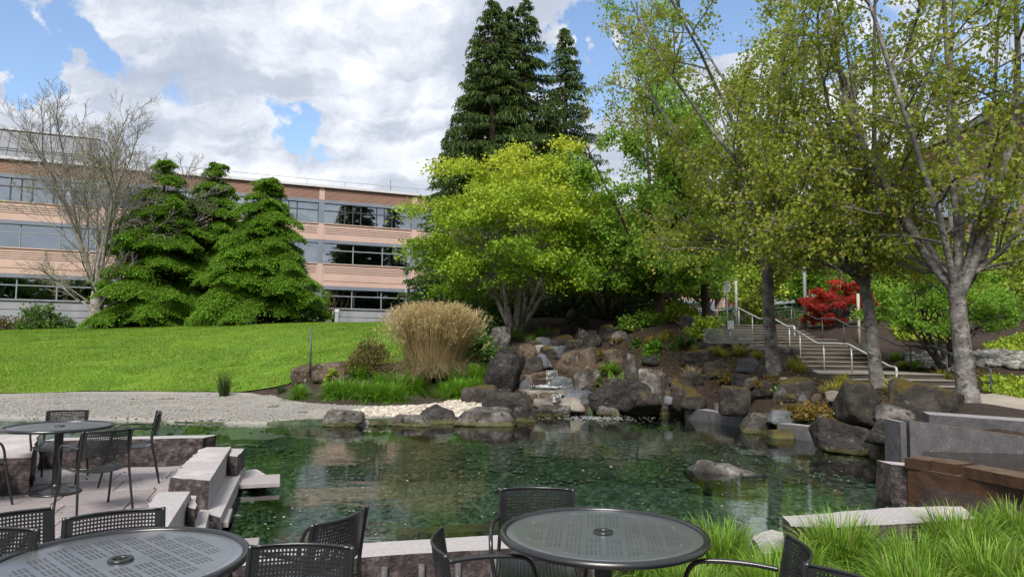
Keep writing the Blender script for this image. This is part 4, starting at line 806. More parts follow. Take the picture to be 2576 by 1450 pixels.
m = MB(); m.obox((0, 0, 0), U, NO, (T0, .1, 16.6), (-16.6, .16, 16.66)); m.build('snow_bar', 'mullion', pent)
for t in (-31.5, -27.2, -25): m = MB(); q = U * t + NO * -.35; m.tube([(q[0], q[1], 17.2), (q[0] + .1, q[1] - .3, 17.35)], .12, 8); m.build('roof_vent', 'mullion', pent)

# second building on the hill
b2 = empty('hill_building', (0, 0, 0), label='brown louvered building with blue windows behind the trees on the hill', cat='building')
x0 = 29.3
def p2(name, mat, lo, hi): m = MB(); m.box(lo, hi); return m.build(name, mat, b2)
p2('wall', 'stucco', (x0, 26, 3), (x0 + 14, 64, 15.7)); p2('roof', 'concrete', (x0 - .4, 25.6, 15.71), (x0 + 14.4, 64.4, 16.1))
zs = np.arange(12.9, 15.6, .14); V = []; 
for z in zs:
    for zz, dd in ((z, -.10), (z + .09, -.10), (z + .1, -.03), (z + .13, -.03)):
        V += [(x0 + dd, 26, zz), (x0 + dd, 64, zz)]
link('louver_panel', npmesh('louver_panel', V, np.array([(2 * i, 2 * i + 1, 2 * i + 3, 2 * i + 2) for i in range(len(V) // 2 - 1)]), 'louver'), b2)
for fl in (6.2, 9.8):
    for j in range(6):
        y = 27 + j * 6.2; w = p2('window', 'bluegrey', (x0 - .06, y, fl), (x0 - .01, y + 5.6, fl + 2.4))
        for i in range(4): m = MB(); m.box((x0 - .075, y + .15 + i * 1.35, fl + .15), (x0 - .065, y + 1.4 + i * 1.35, fl + 2.25)); m.build('pane', 'glass', w)
# covered walkway behind the stairs
cw = empty('covered_walkway', (0, 0, 0), label='dark flat-roofed covered walkway on posts beyond the stairs', cat='shelter')
m = MB(); A, B = at(1850, 775, 50), at(2200, 742, 44); m.raw([A, B, B + [0, 4, 0], A + [0, 4, 0], A + [0, 0, .22], B + [0, 0, .22], B + [0, 4, .22], A + [0, 4, .22]], BOXF); m.build('roof', 'pole_grey', cw)
m = MB(); m.raw([A + [0, 4.1, -3], B + [0, 4.1, -3.5], B + [0, 4.3, -3.5], A + [0, 4.3, -3], A + [0, 4.1, .2], B + [0, 4.1, .2], B + [0, 4.3, .2], A + [0, 4.3, .2]], BOXF); m.build('back_wall', 'dark', cw)
for f in np.linspace(0, 1, 6): q = A + (B - A) * f; m = MB(); m.tube([q + [0, .3, -3.2], q + [0, .3, -.002]], .09, 8); m.build('post', 'pole_grey', cw)
bA = at(1829, 772, 79); m = MB(); m.box((bA[0] + .1, 78.5, 2), (bA[0] + 4.5, 84, 12)); m.build('brick_stair_tower', 'brick_red', label='dark red brick tower at the end of the salmon building', cat='tower')

# ------------------------------------------------------------------ stairs, railings, bench, poles
st = empty('staircase', (10.3, 19.8, .28), label='wide dark concrete staircase with treads coloured pale as sunlit climbing the slope', cat='stairs')
FLT = [(20.3, .26, 4, .16, .62, 9.7, 13.8, 25.0), (25.0, .90, 5, .15, .56, 9.7, 13.8, 28.4), (28.4, 1.65, 3, .14, .47, 9.6, 13.8, 31.5), (31.5, 2.07, 5, .142, .56, 9.5, 13.8, 36.0)]
for y0, z0, n, rs, tr, xa, xb, yend in FLT:
    for i in range(n):
        ya = y0 + i * tr; zt = z0 + (i + 1) * rs; yb = yend if i == n - 1 else ya + tr + .05
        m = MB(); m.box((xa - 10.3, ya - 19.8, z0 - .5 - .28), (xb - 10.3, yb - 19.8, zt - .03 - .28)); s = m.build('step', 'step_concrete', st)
        m = MB(); m.box((xa - 10.3 - .005, ya - .03 - 19.8, zt - .03 - .28 + .001), (xb - 10.3 + .005, yb - 19.8 - .002, zt - .28)); m.build('lit_tread', 'step_lit_tread', s)
def railing(label, path, posts, mat, r=.03, post_h=.9):
    o = empty('handrail', tuple(np.asarray(path[0], float) - [0, 0, post_h]), label=label, cat='handrail', group='stair handrails')
    org = np.asarray(path[0], float) - [0, 0, post_h]
    P = [np.asarray(q, float) - org for q in path]; Q = [P[0]]
    for a, b, c in zip(P[:-2], P[1:-1], P[2:]):
        e1 = (a - b) / np.linalg.norm(a - b); e2 = (c - b) / np.linalg.norm(c - b); d = min(.1, np.linalg.norm(a - b) * .4, np.linalg.norm(c - b) * .4)
        Q += [b + e1 * d, b + (e1 + e2) * d * .28, b + e2 * d]
    Q.append(P[-1]); m = MB(); m.tube(Q, r, 8); m.build('rail', mat, o, True)
    for q, h in posts:
        q = np.asarray(q, float) - org; m = MB(); m.tube([q - [0, 0, h], q], r * .92, 8); m.build('post', mat, o, True)
def endloop(p, dy=-.32, dz=-.42):
    p = np.asarray(p, float); return [p, p + [0, dy, 0], p + [0, dy, dz], p + [0, dy * .15, dz]]
H = .9
def rail_pts(x, ys): 
    """handrail heights along a flight: list of (y, tread z)"""
    return [np.array([x, y, z + H]) for y, z in ys]
L = [np.array(q) for q in ((11.1, 27.2, 2.42), (11.1, 25.1, 1.86), (11.1, 22.8, 1.83), (11.1, 20.3, 1.17))]; lo = endloop(L[-1])
railing('bright steel handrail along the lower flights, ending in a loop between the mossy boulders', L + lo[1:], [((11.1, 26.6, 2.26), .95), ((11.1, 24.6, 1.85), .95), ((11.1, 22.6, 1.78), .95), ((11.1, 20.0, 1.16), .95)], 'steel')
L = [np.array(q) for q in ((11.3, 34.6, 3.68), (11.3, 31.4, 2.98), (11.3, 29.9, 2.97), (11.3, 28.3, 2.56), (11.3, 27.9, 2.55))]; lo = endloop(L[-1]); lo0 = endloop(L[0], .32)[::-1]
railing('bright steel handrail with looped ends on the upper flights', lo0[:-1] + L + lo[1:], [((11.3, 34.3, 3.62), .95), ((11.3, 32.4, 3.2), .95), ((11.3, 30.3, 2.97), .95), ((11.3, 28.1, 2.55), .95)], 'steel')
L = [np.array(q) for q in ((13.95, 36.5, 3.68), (13.95, 34.3, 3.68), (13.95, 31.5, 3.0), (13.95, 29.8, 2.97), (13.95, 28.4, 2.57), (13.95, 27.8, 2.55), (13.95, 24.9, 1.8), (13.95, 22.9, 1.8), (13.95, 20.5, 1.15))]; lo = endloop(L[-1])
railing('long dark handrail down the far side of the whole staircase', L + lo[1:], [((13.95, y, z), 1.0) for y, z in ((36, 3.68), (34, 3.6), (31, 2.99), (29, 2.74), (26.4, 2.18), (24.2, 1.8), (22.2, 1.6), (20.2, 1.15))], 'rail_dark')
L2 = [at(1722, 790, 27), at(1724, 768, 27.2), at(1738, 767, 27.2), at(1773, 789, 26.3)]
railing('short steel handrail behind the small tree at the stair top', L2, [(L2[3], 1.0), (L2[2], 1.0)], 'steel', .022)
L3 = [at(1740, 782, 36.6), at(1840, 779, 36.8), at(1900, 778, 36.9), at(1990, 772, 37)]
railing('level steel rail along the landing at the stair top', L3, [(L3[0], .9), (L3[1], .9), (L3[2], .9), (L3[3], .9)], 'pole_grey', .022)
L4 = [at(2275, 826, 27), at(2350, 831, 26), at(2400, 834, 25.5)]
railing('level pale rail beside the dry creek stones', L4, [(L4[1], .8), (L4[2], .8)], 'pole_grey', .024)
# small railing by the far building
L6 = [at(430, 814, 50), at(535, 795, 50), at(545, 795, 50)]
railing('thin dark railing beside the ramp of the far building', L6, [(L6[1], 1.0), (at(490, 803, 50), .8), (L6[0], .5)], 'rail_dark', .03)
# bench
bp_ = at(1838, 874, 21.2); bz = 1.39; bench = empty('park_bench', (bp_[0], bp_[1], bz), -.16, label='grey slatted bench on the stone-edged terrace', cat='bench')
for i in range(7):
    m = MB(); f = i / 6; y, z = .22 + .10 * f, .47 + .38 * f; m.box((-.78, y, z - .016), (.72, y + .03, z + .016)); m.build('back_slat', 'wood_grey', bench)
for i in range(5): m = MB(); y = -.25 + i * .1; m.box((-.74, y, .405), (.82, y + .07, .435)); m.build('seat_slat', 'wood_grey', bench)
for x in (-.5, .5):
    m = MB(); m.box((x - .03, -.2, 0), (x + .03, .2, .04)); m.box((x - .03, -.03, .041), (x + .03, .04, .36)); m.box((x - .03, -.24, .361), (x + .03, .24, .402)); m.build('leg', 'metal_black', bench)
def pole(name, label, cat, xd, yt, yb, dep, r, mat, extra=None):
    t, b = at(xd, yt, dep), at(xd, yb, dep); o = empty(name, tuple(b), label=label, cat=cat); h = t[2] - b[2]
    m = MB(); m.tube([(0, 0, -.3), (0, 0, h)], r, 10); m.build('post', mat, o, True)
    if extra: extra(o, h)
    return o
def lamp_head(o, h):
    m = MB(); m.lathe([(.03, h), (.16, h + .05), (.2, h + .25), (.12, h + .3), (.6, h + .42), (.62, h + .46), (0, h + .55)], 16); m.build('lamp_head', 'pole_grey', o, True)
def sign_plate(o, h):
    m = MB(); m.box((-.14, -.05, h - .30), (.14, -.02, h + .12)); s = m.build('sign_plate', 'white_paint', o)
    for k in range(4): m = MB(); m.box((-.11, -.056, h + .04 - k * .09), (.11 - .05 * (k % 2), -.052, h + .07 - k * .09)); m.build('printed_line', 'leaf_shrub', s)
def junction(o, h):
    m = MB(); m.box((-.30, -.14, .35), (-.075, .02, .68)); m.build('junction_box', 'pole_grey', o)
pole('lamp_post', 'slim grey lamp post with a disc head before the salmon building', 'lamp post', 1020, 690, 790, 52, .07, 'pole_grey', lamp_head)
pole('light_pole', 'tall blue-grey light pole rising into the leaves above the stairs', 'light pole', 2026, 540, 838, 33.5, .08, 'pole_grey', junction)
pole('light_pole', 'thinner grey pole behind the tall light pole', 'light pole', 2003, 640, 780, 42, .09, 'pole_grey')
pole('sign_post', 'thin post carrying a small white sign at the stair top', 'sign post', 1829, 715, 822, 28, .035, 'pole_grey', sign_plate)
pole('light_pole', 'slim pale pole just behind the sign post', 'light pole', 1852, 700, 800, 34, .06, 'pole_grey')
pole('wooden_post', 'cream post beside the red maple shrub', 'post', 2161, 738, 860, 28.8, .06, 'pole_cream')
pole('marker_post', 'thin dark metal post between the two lawn-edge boulders', 'post', 780, 822, 925, 20.8, .028, 'rail_dark')
pole('warning_post', 'narrow orange post behind the birch-barked trunk', 'post', 2052 - 129, 798 - 12, 822 - 12, 40, .14, 'orange_paint')
for (xd, yt, yb, d, lab) in ((567, 786, 822, 44.5, 'grey bollard light in front of the dark green shrub'), (847, 778, 822, 42, 'grey bollard light on the lawn crest below the salmon building'), (260, 806, 829, 45.2, 'short grey bollard light beside the bare tree'), (643, 795, 825, 45, 'grey bollard light hidden under the layered conifer')):
    t, b = at(xd, yt, d), at(xd, yb, d); o = empty('bollard_light', tuple(b), label=lab, cat='bollard'); h = t[2] - b[2]
    m = MB(); m.box((-.11, -.11, -.2), (.11, .11, h * .86)); m.build('post', 'pole_grey', o); m = MB(); m.box((-.13, -.13, h * .861), (.13, .13, h)); m.build('lamp_head', 'cornice', o)
for (p_, a_, lab) in ((at(2182, 862, 27), .35, 'grey utility box on the dark rail near the middle trunk'), (at(1835, 790, 27.6), .3, 'small pale utility box at the stair top')):
    o = empty('utility_box', (p_[0], p_[1], hz(p_[0], p_[1])), label=lab, cat='utility box'); m = MB(); m.box((-.13, -.1, .25), (.13, .1, .62)); m.build('cabinet', 'pole_grey', o); m = MB(); m.box((-.04, -.04, -.1), (.04, .04, .249)); m.build('post', 'pole_grey', o)

# ------------------------------------------------------------------ tables and chairs
TR = .54; TH = .73
def solid_grid(us, vs, keep, fn, th, nrm):
    """sheet with holes: us, vs grid lines; keep[i,j] cell present; fn(u,v)->(n,3); thickness along nrm"""
    gu, gv = np.meshgrid(us, vs, indexing='ij'); A = fn(gu.ravel(), gv.ravel()); Bk = A + nrm(gu.ravel(), gv.ravel()) * th
    nu, nv = len(us), len(vs); idx = np.arange(nu * nv).reshape(nu, nv); n0 = nu * nv
    q = np.stack([idx[:-1, :-1], idx[1:, :-1], idx[1:, 1:], idx[:-1, 1:]], -1)[keep]
    F = [q[:, ::-1], q + n0]
    kp = np.zeros((nu + 1, nv + 1), bool); kp[1:-1, 1:-1] = keep
    e = np.argwhere(kp[1:, 1:-1] != kp[:-1, 1:-1]); F.append(np.c_[idx[e[:, 0], e[:, 1]], idx[e[:, 0], e[:, 1] + 1], idx[e[:, 0], e[:, 1] + 1] + n0, idx[e[:, 0], e[:, 1]] + n0])
    e = np.argwhere(kp[1:-1, 1:] != kp[1:-1, :-1]); F.append(np.c_[idx[e[:, 0], e[:, 1]], idx[e[:, 0] + 1, e[:, 1]], idx[e[:, 0] + 1, e[:, 1]] + n0, idx[e[:, 0], e[:, 1]] + n0])
    return np.r_[A, Bk], np.concatenate(F)
def perf_lines(n, lo, hi, frac=.55):
    p = (hi - lo) / n; c = lo + (np.arange(n) + .5) * p; return np.sort(np.r_[c - p * frac / 2, c + p * frac / 2])
def top_mesh():
    # groups of small slots: 4 x 6 slots per group
    gp = .099; us = []; 
    n = 10; hu = []; hv = []
    for g in range(-5, 5):
        for k in range(4): c = (g + .5) * gp + (k - 1.5) * .0205; hu += [c - .0062, c + .0062]
        for k in range(5): c = (g + .5) * gp + (k - 2.0) * .0165; hv += [c - .0048, c + .0048]
    hu = np.array(hu); hv = np.array(hv); us = np.r_[-.52, hu, .52]; vs = np.r_[-.52, hv, .52]
    cu = (us[1:] + us[:-1]) / 2; cv = (vs[1:] + vs[:-1]) / 2
    gu, gv = np.meshgrid(cu, cv, indexing='ij')
    hole = np.zeros(gu.shape, bool); hole[1::2, 1::2] = True
    gc = (np.floor(gu / gp) + .5) * gp; gd = (np.floor(gv / gp) + .5) * gp
    hole &= np.hypot(np.abs(gc) + .036, np.abs(gd) + .038) < .455
    hole &= np.hypot(gc, gd) > .08
    # clip to a circle: cells whose centre is inside
    inside = np.hypot(gu, gv) < .462
    fine = inside & ~hole & (np.hypot(gu, gv) > .032)
    z = lambda u, v: np.zeros_like(u)
    V, F = solid_grid(us, vs, fine, lambda u, v: np.c_[u, v, np.zeros(len(u))], .003, lambda u, v: np.tile([0, 0, -1.0], (len(u), 1)))
    return V, F
TV, TF = top_mesh()
me_top = npmesh('table_top', TV, TF, 'metal_top')
m = MB(); m.lathe([(.40, -.0008), (.505, -.0008), (.522, -.006)], 96); me_ring = m.mesh('top_border', 'metal_top', True)
an = np.linspace(0, 2 * math.pi, 97)
m = MB(); rp = [(TR - .019 + .019 * math.cos(a), -.004 + .019 * math.sin(a)) for a in np.linspace(0, 2 * math.pi, 13)]; m.lathe(rp, 96); me_rim = m.mesh('rim', 'metal_black', True)
m = MB(); m.lathe([(.030, -.012), (.030, .010), (.034, .014), (.048, .014), (.052, .010), (.052, .0)], 32); me_grom = m.mesh('umbrella_ring', 'metal_black', True)
m = MB(); m.lathe([(.045, -.02), (.045, -.62), (.05, -.645), (.10, -.672), (.19, -.695), (.24, -.705), (.25, -.715), (.25, -.728), (.0, -.729)], 40); me_ped = m.mesh('pedestal', 'metal_black', True)
def ribs_mesh():
    m = MB()
    for k in range(4):
        a = k * math.pi / 2 + .4; d = np.array([math.cos(a), math.sin(a), 0]); m.tube([d * .04 + [0, 0, -.05], d * .5 + [0, 0, -.018]], .012, 6)
    return m.mesh('support_arm', 'metal_black')
me_arm = ribs_mesh()
def table(x, y, rz, label):
    o = empty('round_table', (x, y, 0), rz, label=label, cat='table', group='round black metal patio tables')
    for nm, me in (('table_top', me_top), ('top_border', me_ring), ('rim', me_rim), ('umbrella_ring', me_grom), ('pedestal', me_ped)):
        c = link(nm, me, o); c.location.z = TH
    for k in range(4):
        a = k * math.pi / 2 + .4; c = link('support_arm', ARM, o); c.location.z = TH; c.rotation_euler = (0, 0, a)
m = MB(); m.tube([(.045, 0, -.06), (.5, 0, -.02)], .011, 6); ARM = m.mesh('support_arm', 'metal_black')
tFL = on(150, 1072, TH); tL = on(303, 1410, TH); tR = on(1517, 1340, TH)
table(tFL[0], tFL[1], .3, 'round black perforated table on the far patio corner, seen whole with its pedestal')
table(tL[0], tL[1], .85, 'big near round table with a pale reflecting perforated top cut by the frame')
table(tR[0], tR[1], -.12, 'round black perforated table beside the green grass clumps')
# chair: faces +Y, origin on the floor under the seat
CW = .215
def back_mesh():
    us = np.r_[-CW, perf_lines(24, -CW + .03, CW - .03, .54), CW]; vs = np.r_[.575, perf_lines(12, .588, .802, .54), .815]
    keep = np.ones((len(us) - 1, len(vs) - 1), bool); keep[1:-1:2, 1:-1:2] = False
    def fn(u, v): return np.c_[u, -.235 - .055 * (1 - (u / CW) ** 2) - .16 * (v - .575), v]
    V, F = solid_grid(us, vs, keep, fn, .004, lambda u, v: np.tile([0, -1.0, 0], (len(u), 1)))
    return npmesh('backrest', V, F, 'metal_black')
def seat_mesh():
    us = np.r_[-.21, perf_lines(16, -.17, .17, .5), .21]; vs = np.r_[-.225, perf_lines(14, -.2, .16, .5), .19, .225]
    keep = np.ones((len(us) - 1, len(vs) - 1), bool); keep[1:-1:2, 1:-2:2] = False
    def fn(u, v): return np.c_[u, v, .445 - .035 * (1 - (u / .21) ** 2) - .02 * np.cos((v - .05) * 5) - .25 * np.maximum(v - .16, 0) ** 1.0]
    V, F = solid_grid(us, vs, keep, fn, .004, lambda u, v: np.tile([0, 0, -1.0], (len(u), 1)))
    return npmesh('seat', V, F, 'metal_black')
CH = [('backrest', back_mesh()), ('seat', seat_mesh())]
m = MB(); m.tube([(x, -.235 - .055 * (1 - (x / CW) ** 2) - .16 * .24, .817) for x in np.linspace(-CW, CW, 11)], .007, 8); CH.append(('top_rail', m.mesh('top_rail', 'metal_black', True)))
for s in (-1, 1):
    m = MB(); m.tube(smooth_path([(s * .25, -.33, 0), (s * .235, -.265, .3), (s * .228, -.225, .47), (s * .222, -.235, .57), (s * .22, -.278, .825)]), .0115, 10); CH.append(('leg', m.mesh('rear_leg', 'metal_black', True)))
    m = MB(); m.tube(smooth_path([(s * .25, .30, 0), (s * .245, .25, .25), (s * .24, .215, .44)]), .0115, 10); CH.append(('leg', m.mesh('front_leg', 'metal_black', True)))
    m = MB(); m.tube(smooth_path([(s * .24, .215, .44), (s * .262, .20, .56), (s * .268, .165, .645), (s * .268, .08, .665), (s * .262, -.1, .665), (s * .235, -.235, .655)]), .012, 10); CH.append(('armrest', m.mesh('armrest', 'metal_black', True)))
    m = MB(); m.tube(smooth_path([(s * .24, .215, .435), (s * .222, .1, .43), (s * .222, -.15, .43), (s * .228, -.23, .46)]), .010, 8); CH.append(('seat_rail', m.mesh('seat_rail', 'metal_black', True)))
def chair(bx, by, face, label):
    """bx, by: middle of the backrest on the plan; face: heading in degrees, 0 = +Y, clockwise"""
    a = math.radians(face); d = np.array([math.sin(a), math.cos(a)])
    o = empty('patio_chair', (bx + d[0] * .28, by + d[1] * .28, 0), -a, label=label, cat='chair', group='black perforated metal patio chairs')
    for nm, me in CH: link(nm, me, o)
chair(-3.95, 6.87, -50, 'black chair with its back to the viewer in front of the far table')
chair(-4.36, 8.62, -118, 'black chair seen side-on between the far table and the dark stone wall')
chair(-5.55, 8.75, 160, 'black chair behind the far table, partly hidden by its top')
chair(-5.72, 7.05, 45, 'black chair at the frame edge beside the far table')
chair(-2.02, 3.62, 147, 'black chair tucked behind the big near table, back facing the water')
chair(-2.55, 3.55, 128, 'black chair farther back at the frame edge by the big near table')
chair(-2.42, 3.27, 172, 'black chair at the frame edge overlapping the big near table')
chair(-.90, 3.07, 180, 'black chair with its perforated back upright between the two near tables')
chair(-.86, 3.62, -66, 'black chair seen edge-on by the seat wall between the near tables')
chair(.165, 4.32, 180, 'black chair behind the grass-side table facing the viewer')
chair(-.30, 3.18, 82, 'black chair seen side-on between seat wall and grass-side table')
chair(1.27, 3.12, -78, 'black chair seen side-on on the grass side of the table')
chair(1.33, 2.72, -120, 'black chair at the bottom frame edge before the grass clumps')
# ------------------------------------------------------------------ vegetation helpers
def unit(v): return v / (np.linalg.norm(v, axis=-1, keepdims=True) + 1e-12)
def leaf_quads(P, D, L, Wd, rng, fold=.25):
    """folded rhombic leaves at P growing along D; L, Wd arrays"""
    n = len(P); D = unit(D); R = unit(np.cross(D, rng.randn(n, 3))); Nn = np.cross(R, D); L = L[:, None]; Wd = Wd[:, None]
    mid = P + D * L * .45 + Nn * L * fold * .3
    V = np.stack([P, mid + R * Wd, P + D * L, mid - R * Wd], 1)
    return V.reshape(-1, 3), np.arange(4 * n).reshape(-1, 4)
def ribbons(P0, az, L, lean, droop, wid, rng, seg=4, tipw=.15, twist=.3):
    """arching blades. P0 (n,3), az heading, L length, lean 0..1 outward, droop"""
    n = len(P0); s = np.linspace(0, 1, seg + 1)[None]; h = np.c_[np.cos(az), np.sin(az)]
    r = (L * lean)[:, None] * s ** 1.25; z = L[:, None] * (s * np.sqrt(np.maximum(0.05, 1 - lean ** 2))[:, None] - droop[:, None] * s ** 2.4)
    C = np.stack([P0[:, :1] + h[:, :1] * r, P0[:, 1:2] + h[:, 1:] * r, P0[:, 2:3] + z], -1)
    ta = az + math.pi / 2 + twist * rng.randn(n); sd = np.c_[np.cos(ta), np.sin(ta), np.zeros(n)]
    w = wid[:, None] * (1 - (1 - tipw) * s ** 1.6)
    V = np.stack([C - sd[:, None] * w[..., None], C + sd[:, None] * w[..., None]], 2).reshape(-1, 3)
    b = (np.arange(n) * (seg + 1) * 2)[:, None] + (np.arange(seg) * 2)[None]
    F = np.stack([b, b + 1, b + 3, b + 2], -1).reshape(-1, 4)
    return V, F
def clump_mesh(name, n, L, rad, mat, seed, lean=(.15, .85), droop=(.1, .5), wid=.005, seg=4, twist=.3, vary=.35, zv=None, cast=0.0):
    r = np.random.RandomState(seed); az = r.rand(n) * 6.283; rr = rad * np.sqrt(r.rand(n)); l = L * (1 - vary * r.rand(n))
    P0 = np.c_[np.cos(az) * rr, np.sin(az) * rr, np.full(n, -.02)]; az2 = az + .6 * r.randn(n)
    le = lean[0] + (lean[1] - lean[0]) * r.rand(n); dr = droop[0] + (droop[1] - droop[0]) * r.rand(n) * le
    V, F = ribbons(P0, az2, l, le, dr, wid * (.6 + .8 * r.rand(n)), r, seg, .12, twist)
    return npmesh(name, V, F, mat, True, rnd=np.repeat(np.clip(r.rand(n) * .9 + .1 * r.randn(n), 0, 1), seg))
def put(name, me, p, label, cat, group=None, s=1.0, rz=0.0, part=None):
    """a plant: an Empty at its foot with one named foliage mesh"""
    o = empty(name, (float(p[0]), float(p[1]), float(p[2])), rz, label=label, cat=cat, group=group); o.scale = (s, s, s)
    link(part or 'foliage', me, o); return o
ORD = 'first second third fourth fifth sixth seventh eighth ninth tenth eleventh twelfth thirteenth fourteenth fifteenth sixteenth seventeenth eighteenth nineteenth twentieth'.split()

class Tree:
    """grows tubes (wood) and remembers twig ends"""
    def __init__(s, seed): s.r = np.random.RandomState(seed); s.W = {0: MB(), 1: MB()}; s.tw = []; s.cnt = 0
    def chain(s, p, d, L, r0, r1, nseg, wob, trop, sides, which):
        P = [np.array(p, float)]; d = unit(np.array(d, float)); D = []
        for i in range(nseg):
            d = unit(d + s.r.randn(3) * wob + np.array([0, 0, trop])); D.append(d); P.append(P[-1] + d * L / nseg)
        P = np.array(P); s.W[which].tube(P, np.linspace(r0, r1, nseg + 1), sides, cap=False); s.cnt += 1
        return P, D
    def side(s, d, ang):
        a = unit(np.cross(d, s.r.randn(3))); return unit(d * math.cos(ang) + a * math.sin(ang))
def finish_tree(name, loc, T, leaf, label, cat, bark, group=None, rz=0.0, twig_part='branch', leafname='crown'):
    o = empty(name, loc, rz, label=label, cat=cat, group=group)
    if T.W[0].V: T.W[0].build('trunk', bark, o, True)
    if T.W[1].V: T.W[1].build('branches', bark, o, True, kind='stuff')
    if leaf is not None: link(leafname, leaf, o, kind='stuff')
    return o
def crown_leaves(tips, rng, mat, per, size, spread, droop=.5, clump_amp=.35, aspect=.42, zmin=None, bias=0.0):
    tips = np.asarray(tips); n = len(tips); P = np.repeat(tips, per, 0) + rng.randn(n * per, 3) * spread
    if zmin is not None: P = P[P[:, 2] > zmin]
    D = rng.randn(len(P), 3); D[:, 2] -= droop
    L = size * (.6 + .8 * rng.rand(len(P)))
    V, F = leaf_quads(P, D, L, L * aspect, rng)
    ct = np.repeat(rng.rand(n), per)[:len(P)] if zmin is None else rng.rand(len(P))
    rv = np.clip(.5 + clump_amp * (ct - .5) * 2 + .28 * rng.randn(len(P)) + bias, 0, 1)
    return npmesh('crown', V, F, mat, False, rnd=rv)

# ---- the three maples on the bank with olive leaves
def bank_maple(seed, loc, trunk_h, r0, top, limbs, lean, mat, label, spread_deg=(12, 42), per=17, low=3, leafsize=.076, limb_az=None, secs=15, zmin=2.25, bark='bark_grey', sec_len=(1.0, 2.3), bias=0.0):
    T = Tree(seed); r = T.r
    P, D = T.chain((0, 0, -.25), (lean[0], lean[1], 1), trunk_h + .25, r0 * 1.15, r0 * .82, 7, .035, .02, 12, 0)
    tips = []; e = P[-1]
    T.W[0].tube([(0, 0, -.2), (0, 0, .06), (0, 0, .28)], [r0 * 1.45, r0 * 1.28, r0 * 1.10], 14, False)
    def secondary(Q, k, L2, rad, d, depth):
        d = np.array(d, float)
        if Q[2] < zmin + .5: d[2] = abs(d[2]) + .15
        if Q[2] < zmin: return
        a, b = T.chain(Q, d, L2, rad, rad * .35, 5, .13, -.01 if depth < 1 else 0, 5, 1)
        nt = int(5 + L2 * 4)
        for i in range(nt):
            f = .25 + .75 * (i + r.rand()) / nt; j = min(4, int(f * 5)); q = a[j] + (a[j + 1] - a[j]) * (f * 5 - j)
            l3 = .35 + .5 * r.rand(); a3, b3 = T.chain(q, T.side(b[j], .6 + .6 * r.rand()), l3, .009, .004, 3, .2, .02, 3, 1)
            tips.extend([a3[1], a3[2], a3[3]])
        tips.append(a[-1])
    for i in range(limbs):
        az = limb_az[i] if limb_az else i * 2.4 + r.rand() * .8; el = math.radians(spread_deg[0] + (spread_deg[1] - spread_deg[0]) * ((i * .618) % 1.0))
        d = (math.sin(el) * math.cos(az), math.sin(el) * math.sin(az), math.cos(el))
        L = (top - trunk_h) / max(.55, math.cos(el)) * (.75 + .25 * r.rand()) * (.72 if el > .6 else 1.0)
        st_ = P[-1 - (i % 3)] * .5 + P[-1] * .5
        rl = r0 * (.60 if i < 3 else .42)
        a, b = T.chain(st_, d, L, rl, .018, 10, .07, .05, 8, 0 if i < 4 else 1)
        for k in range(secs):
            f = .10 + .9 * (k + r.rand()) / secs; j = min(9, int(f * 10)); q = a[j] + (a[j + 1] - a[j]) * (f * 10 - j)
            L2 = (sec_len[0] + (sec_len[1] - sec_len[0]) * r.rand()) * (1.15 - .65 * f); dd = T.side(b[j], .7 + .5 * r.rand()); dd[2] = dd[2] * .6 + .12
            secondary(q, k, L2, .03 * (1.1 - .6 * f), dd, 0)
    for i in range(low):
        az = r.rand() * 6.28; d = (math.cos(az), math.sin(az), .6); a, b = T.chain(P[7], d, 2.6 + r.rand(), r0 * .3, .015, 8, .1, -.02, 6, 1)
        for k in range(8): j = 1 + int(k * .85); secondary(a[j], k, 1.2 + .8 * r.rand(), .02, T.side(b[min(j, 7)], .8), 0)
    lf = crown_leaves(tips, r, mat, per, leafsize, .085, .9, zmin=zmin, bias=bias)
    return finish_tree('maple_tree', loc, T, lf, label, 'tree', bark, 'maples on the pond bank')
def gp(xd, yd, dep):
    p = at(xd, yd, dep); return (p[0], p[1], hz(p[0], p[1]) - .03)
bank_maple(21, gp(1945, 925, 16.5), 2.5, .145, 10.6, 9, (-.02, 0), 'leaf_olive', 'leaning birch-barked maple between the bench and the stairs', (8, 48), per=10, low=4, secs=8)
bank_maple(33, gp(2205, 968, 14.6), 2.3, .125, 10.0, 9, (-.03, .03), 'leaf_olive', 'middle maple trunk rising behind the large leaning mossy boulder', (8, 44), per=8, low=3, secs=8, bias=.12)
bank_maple(47, gp(2435, 1012, 12.6), 2.2, .155, 9.5, 9, (.0, .02), 'leaf_olive', 'thickest maple trunk beside the massive moss-topped boulder', (10, 46), per=8, low=3, secs=8, bias=.06)
bank_maple(58, gp(1660, 802, 25.5), .7, .22, 7.6, 11, (0, 0), 'leaf_green', 'small fresh-green tree with a forked trunk above the cascade', (15, 72), per=13, low=6, leafsize=.105, secs=12, zmin=.9, bark='bark_brown', sec_len=(.7, 1.6))
bank_maple(61, (7.0, 24.6, hz(7.0, 24.6)), 2.4, .16, 11.5, 9, (-.05, 0), 'leaf_green', 'tall light-green maple standing behind the bench terrace', (8, 46), per=11, low=3, leafsize=.09, secs=10, zmin=3.2, bark='bark_dark')

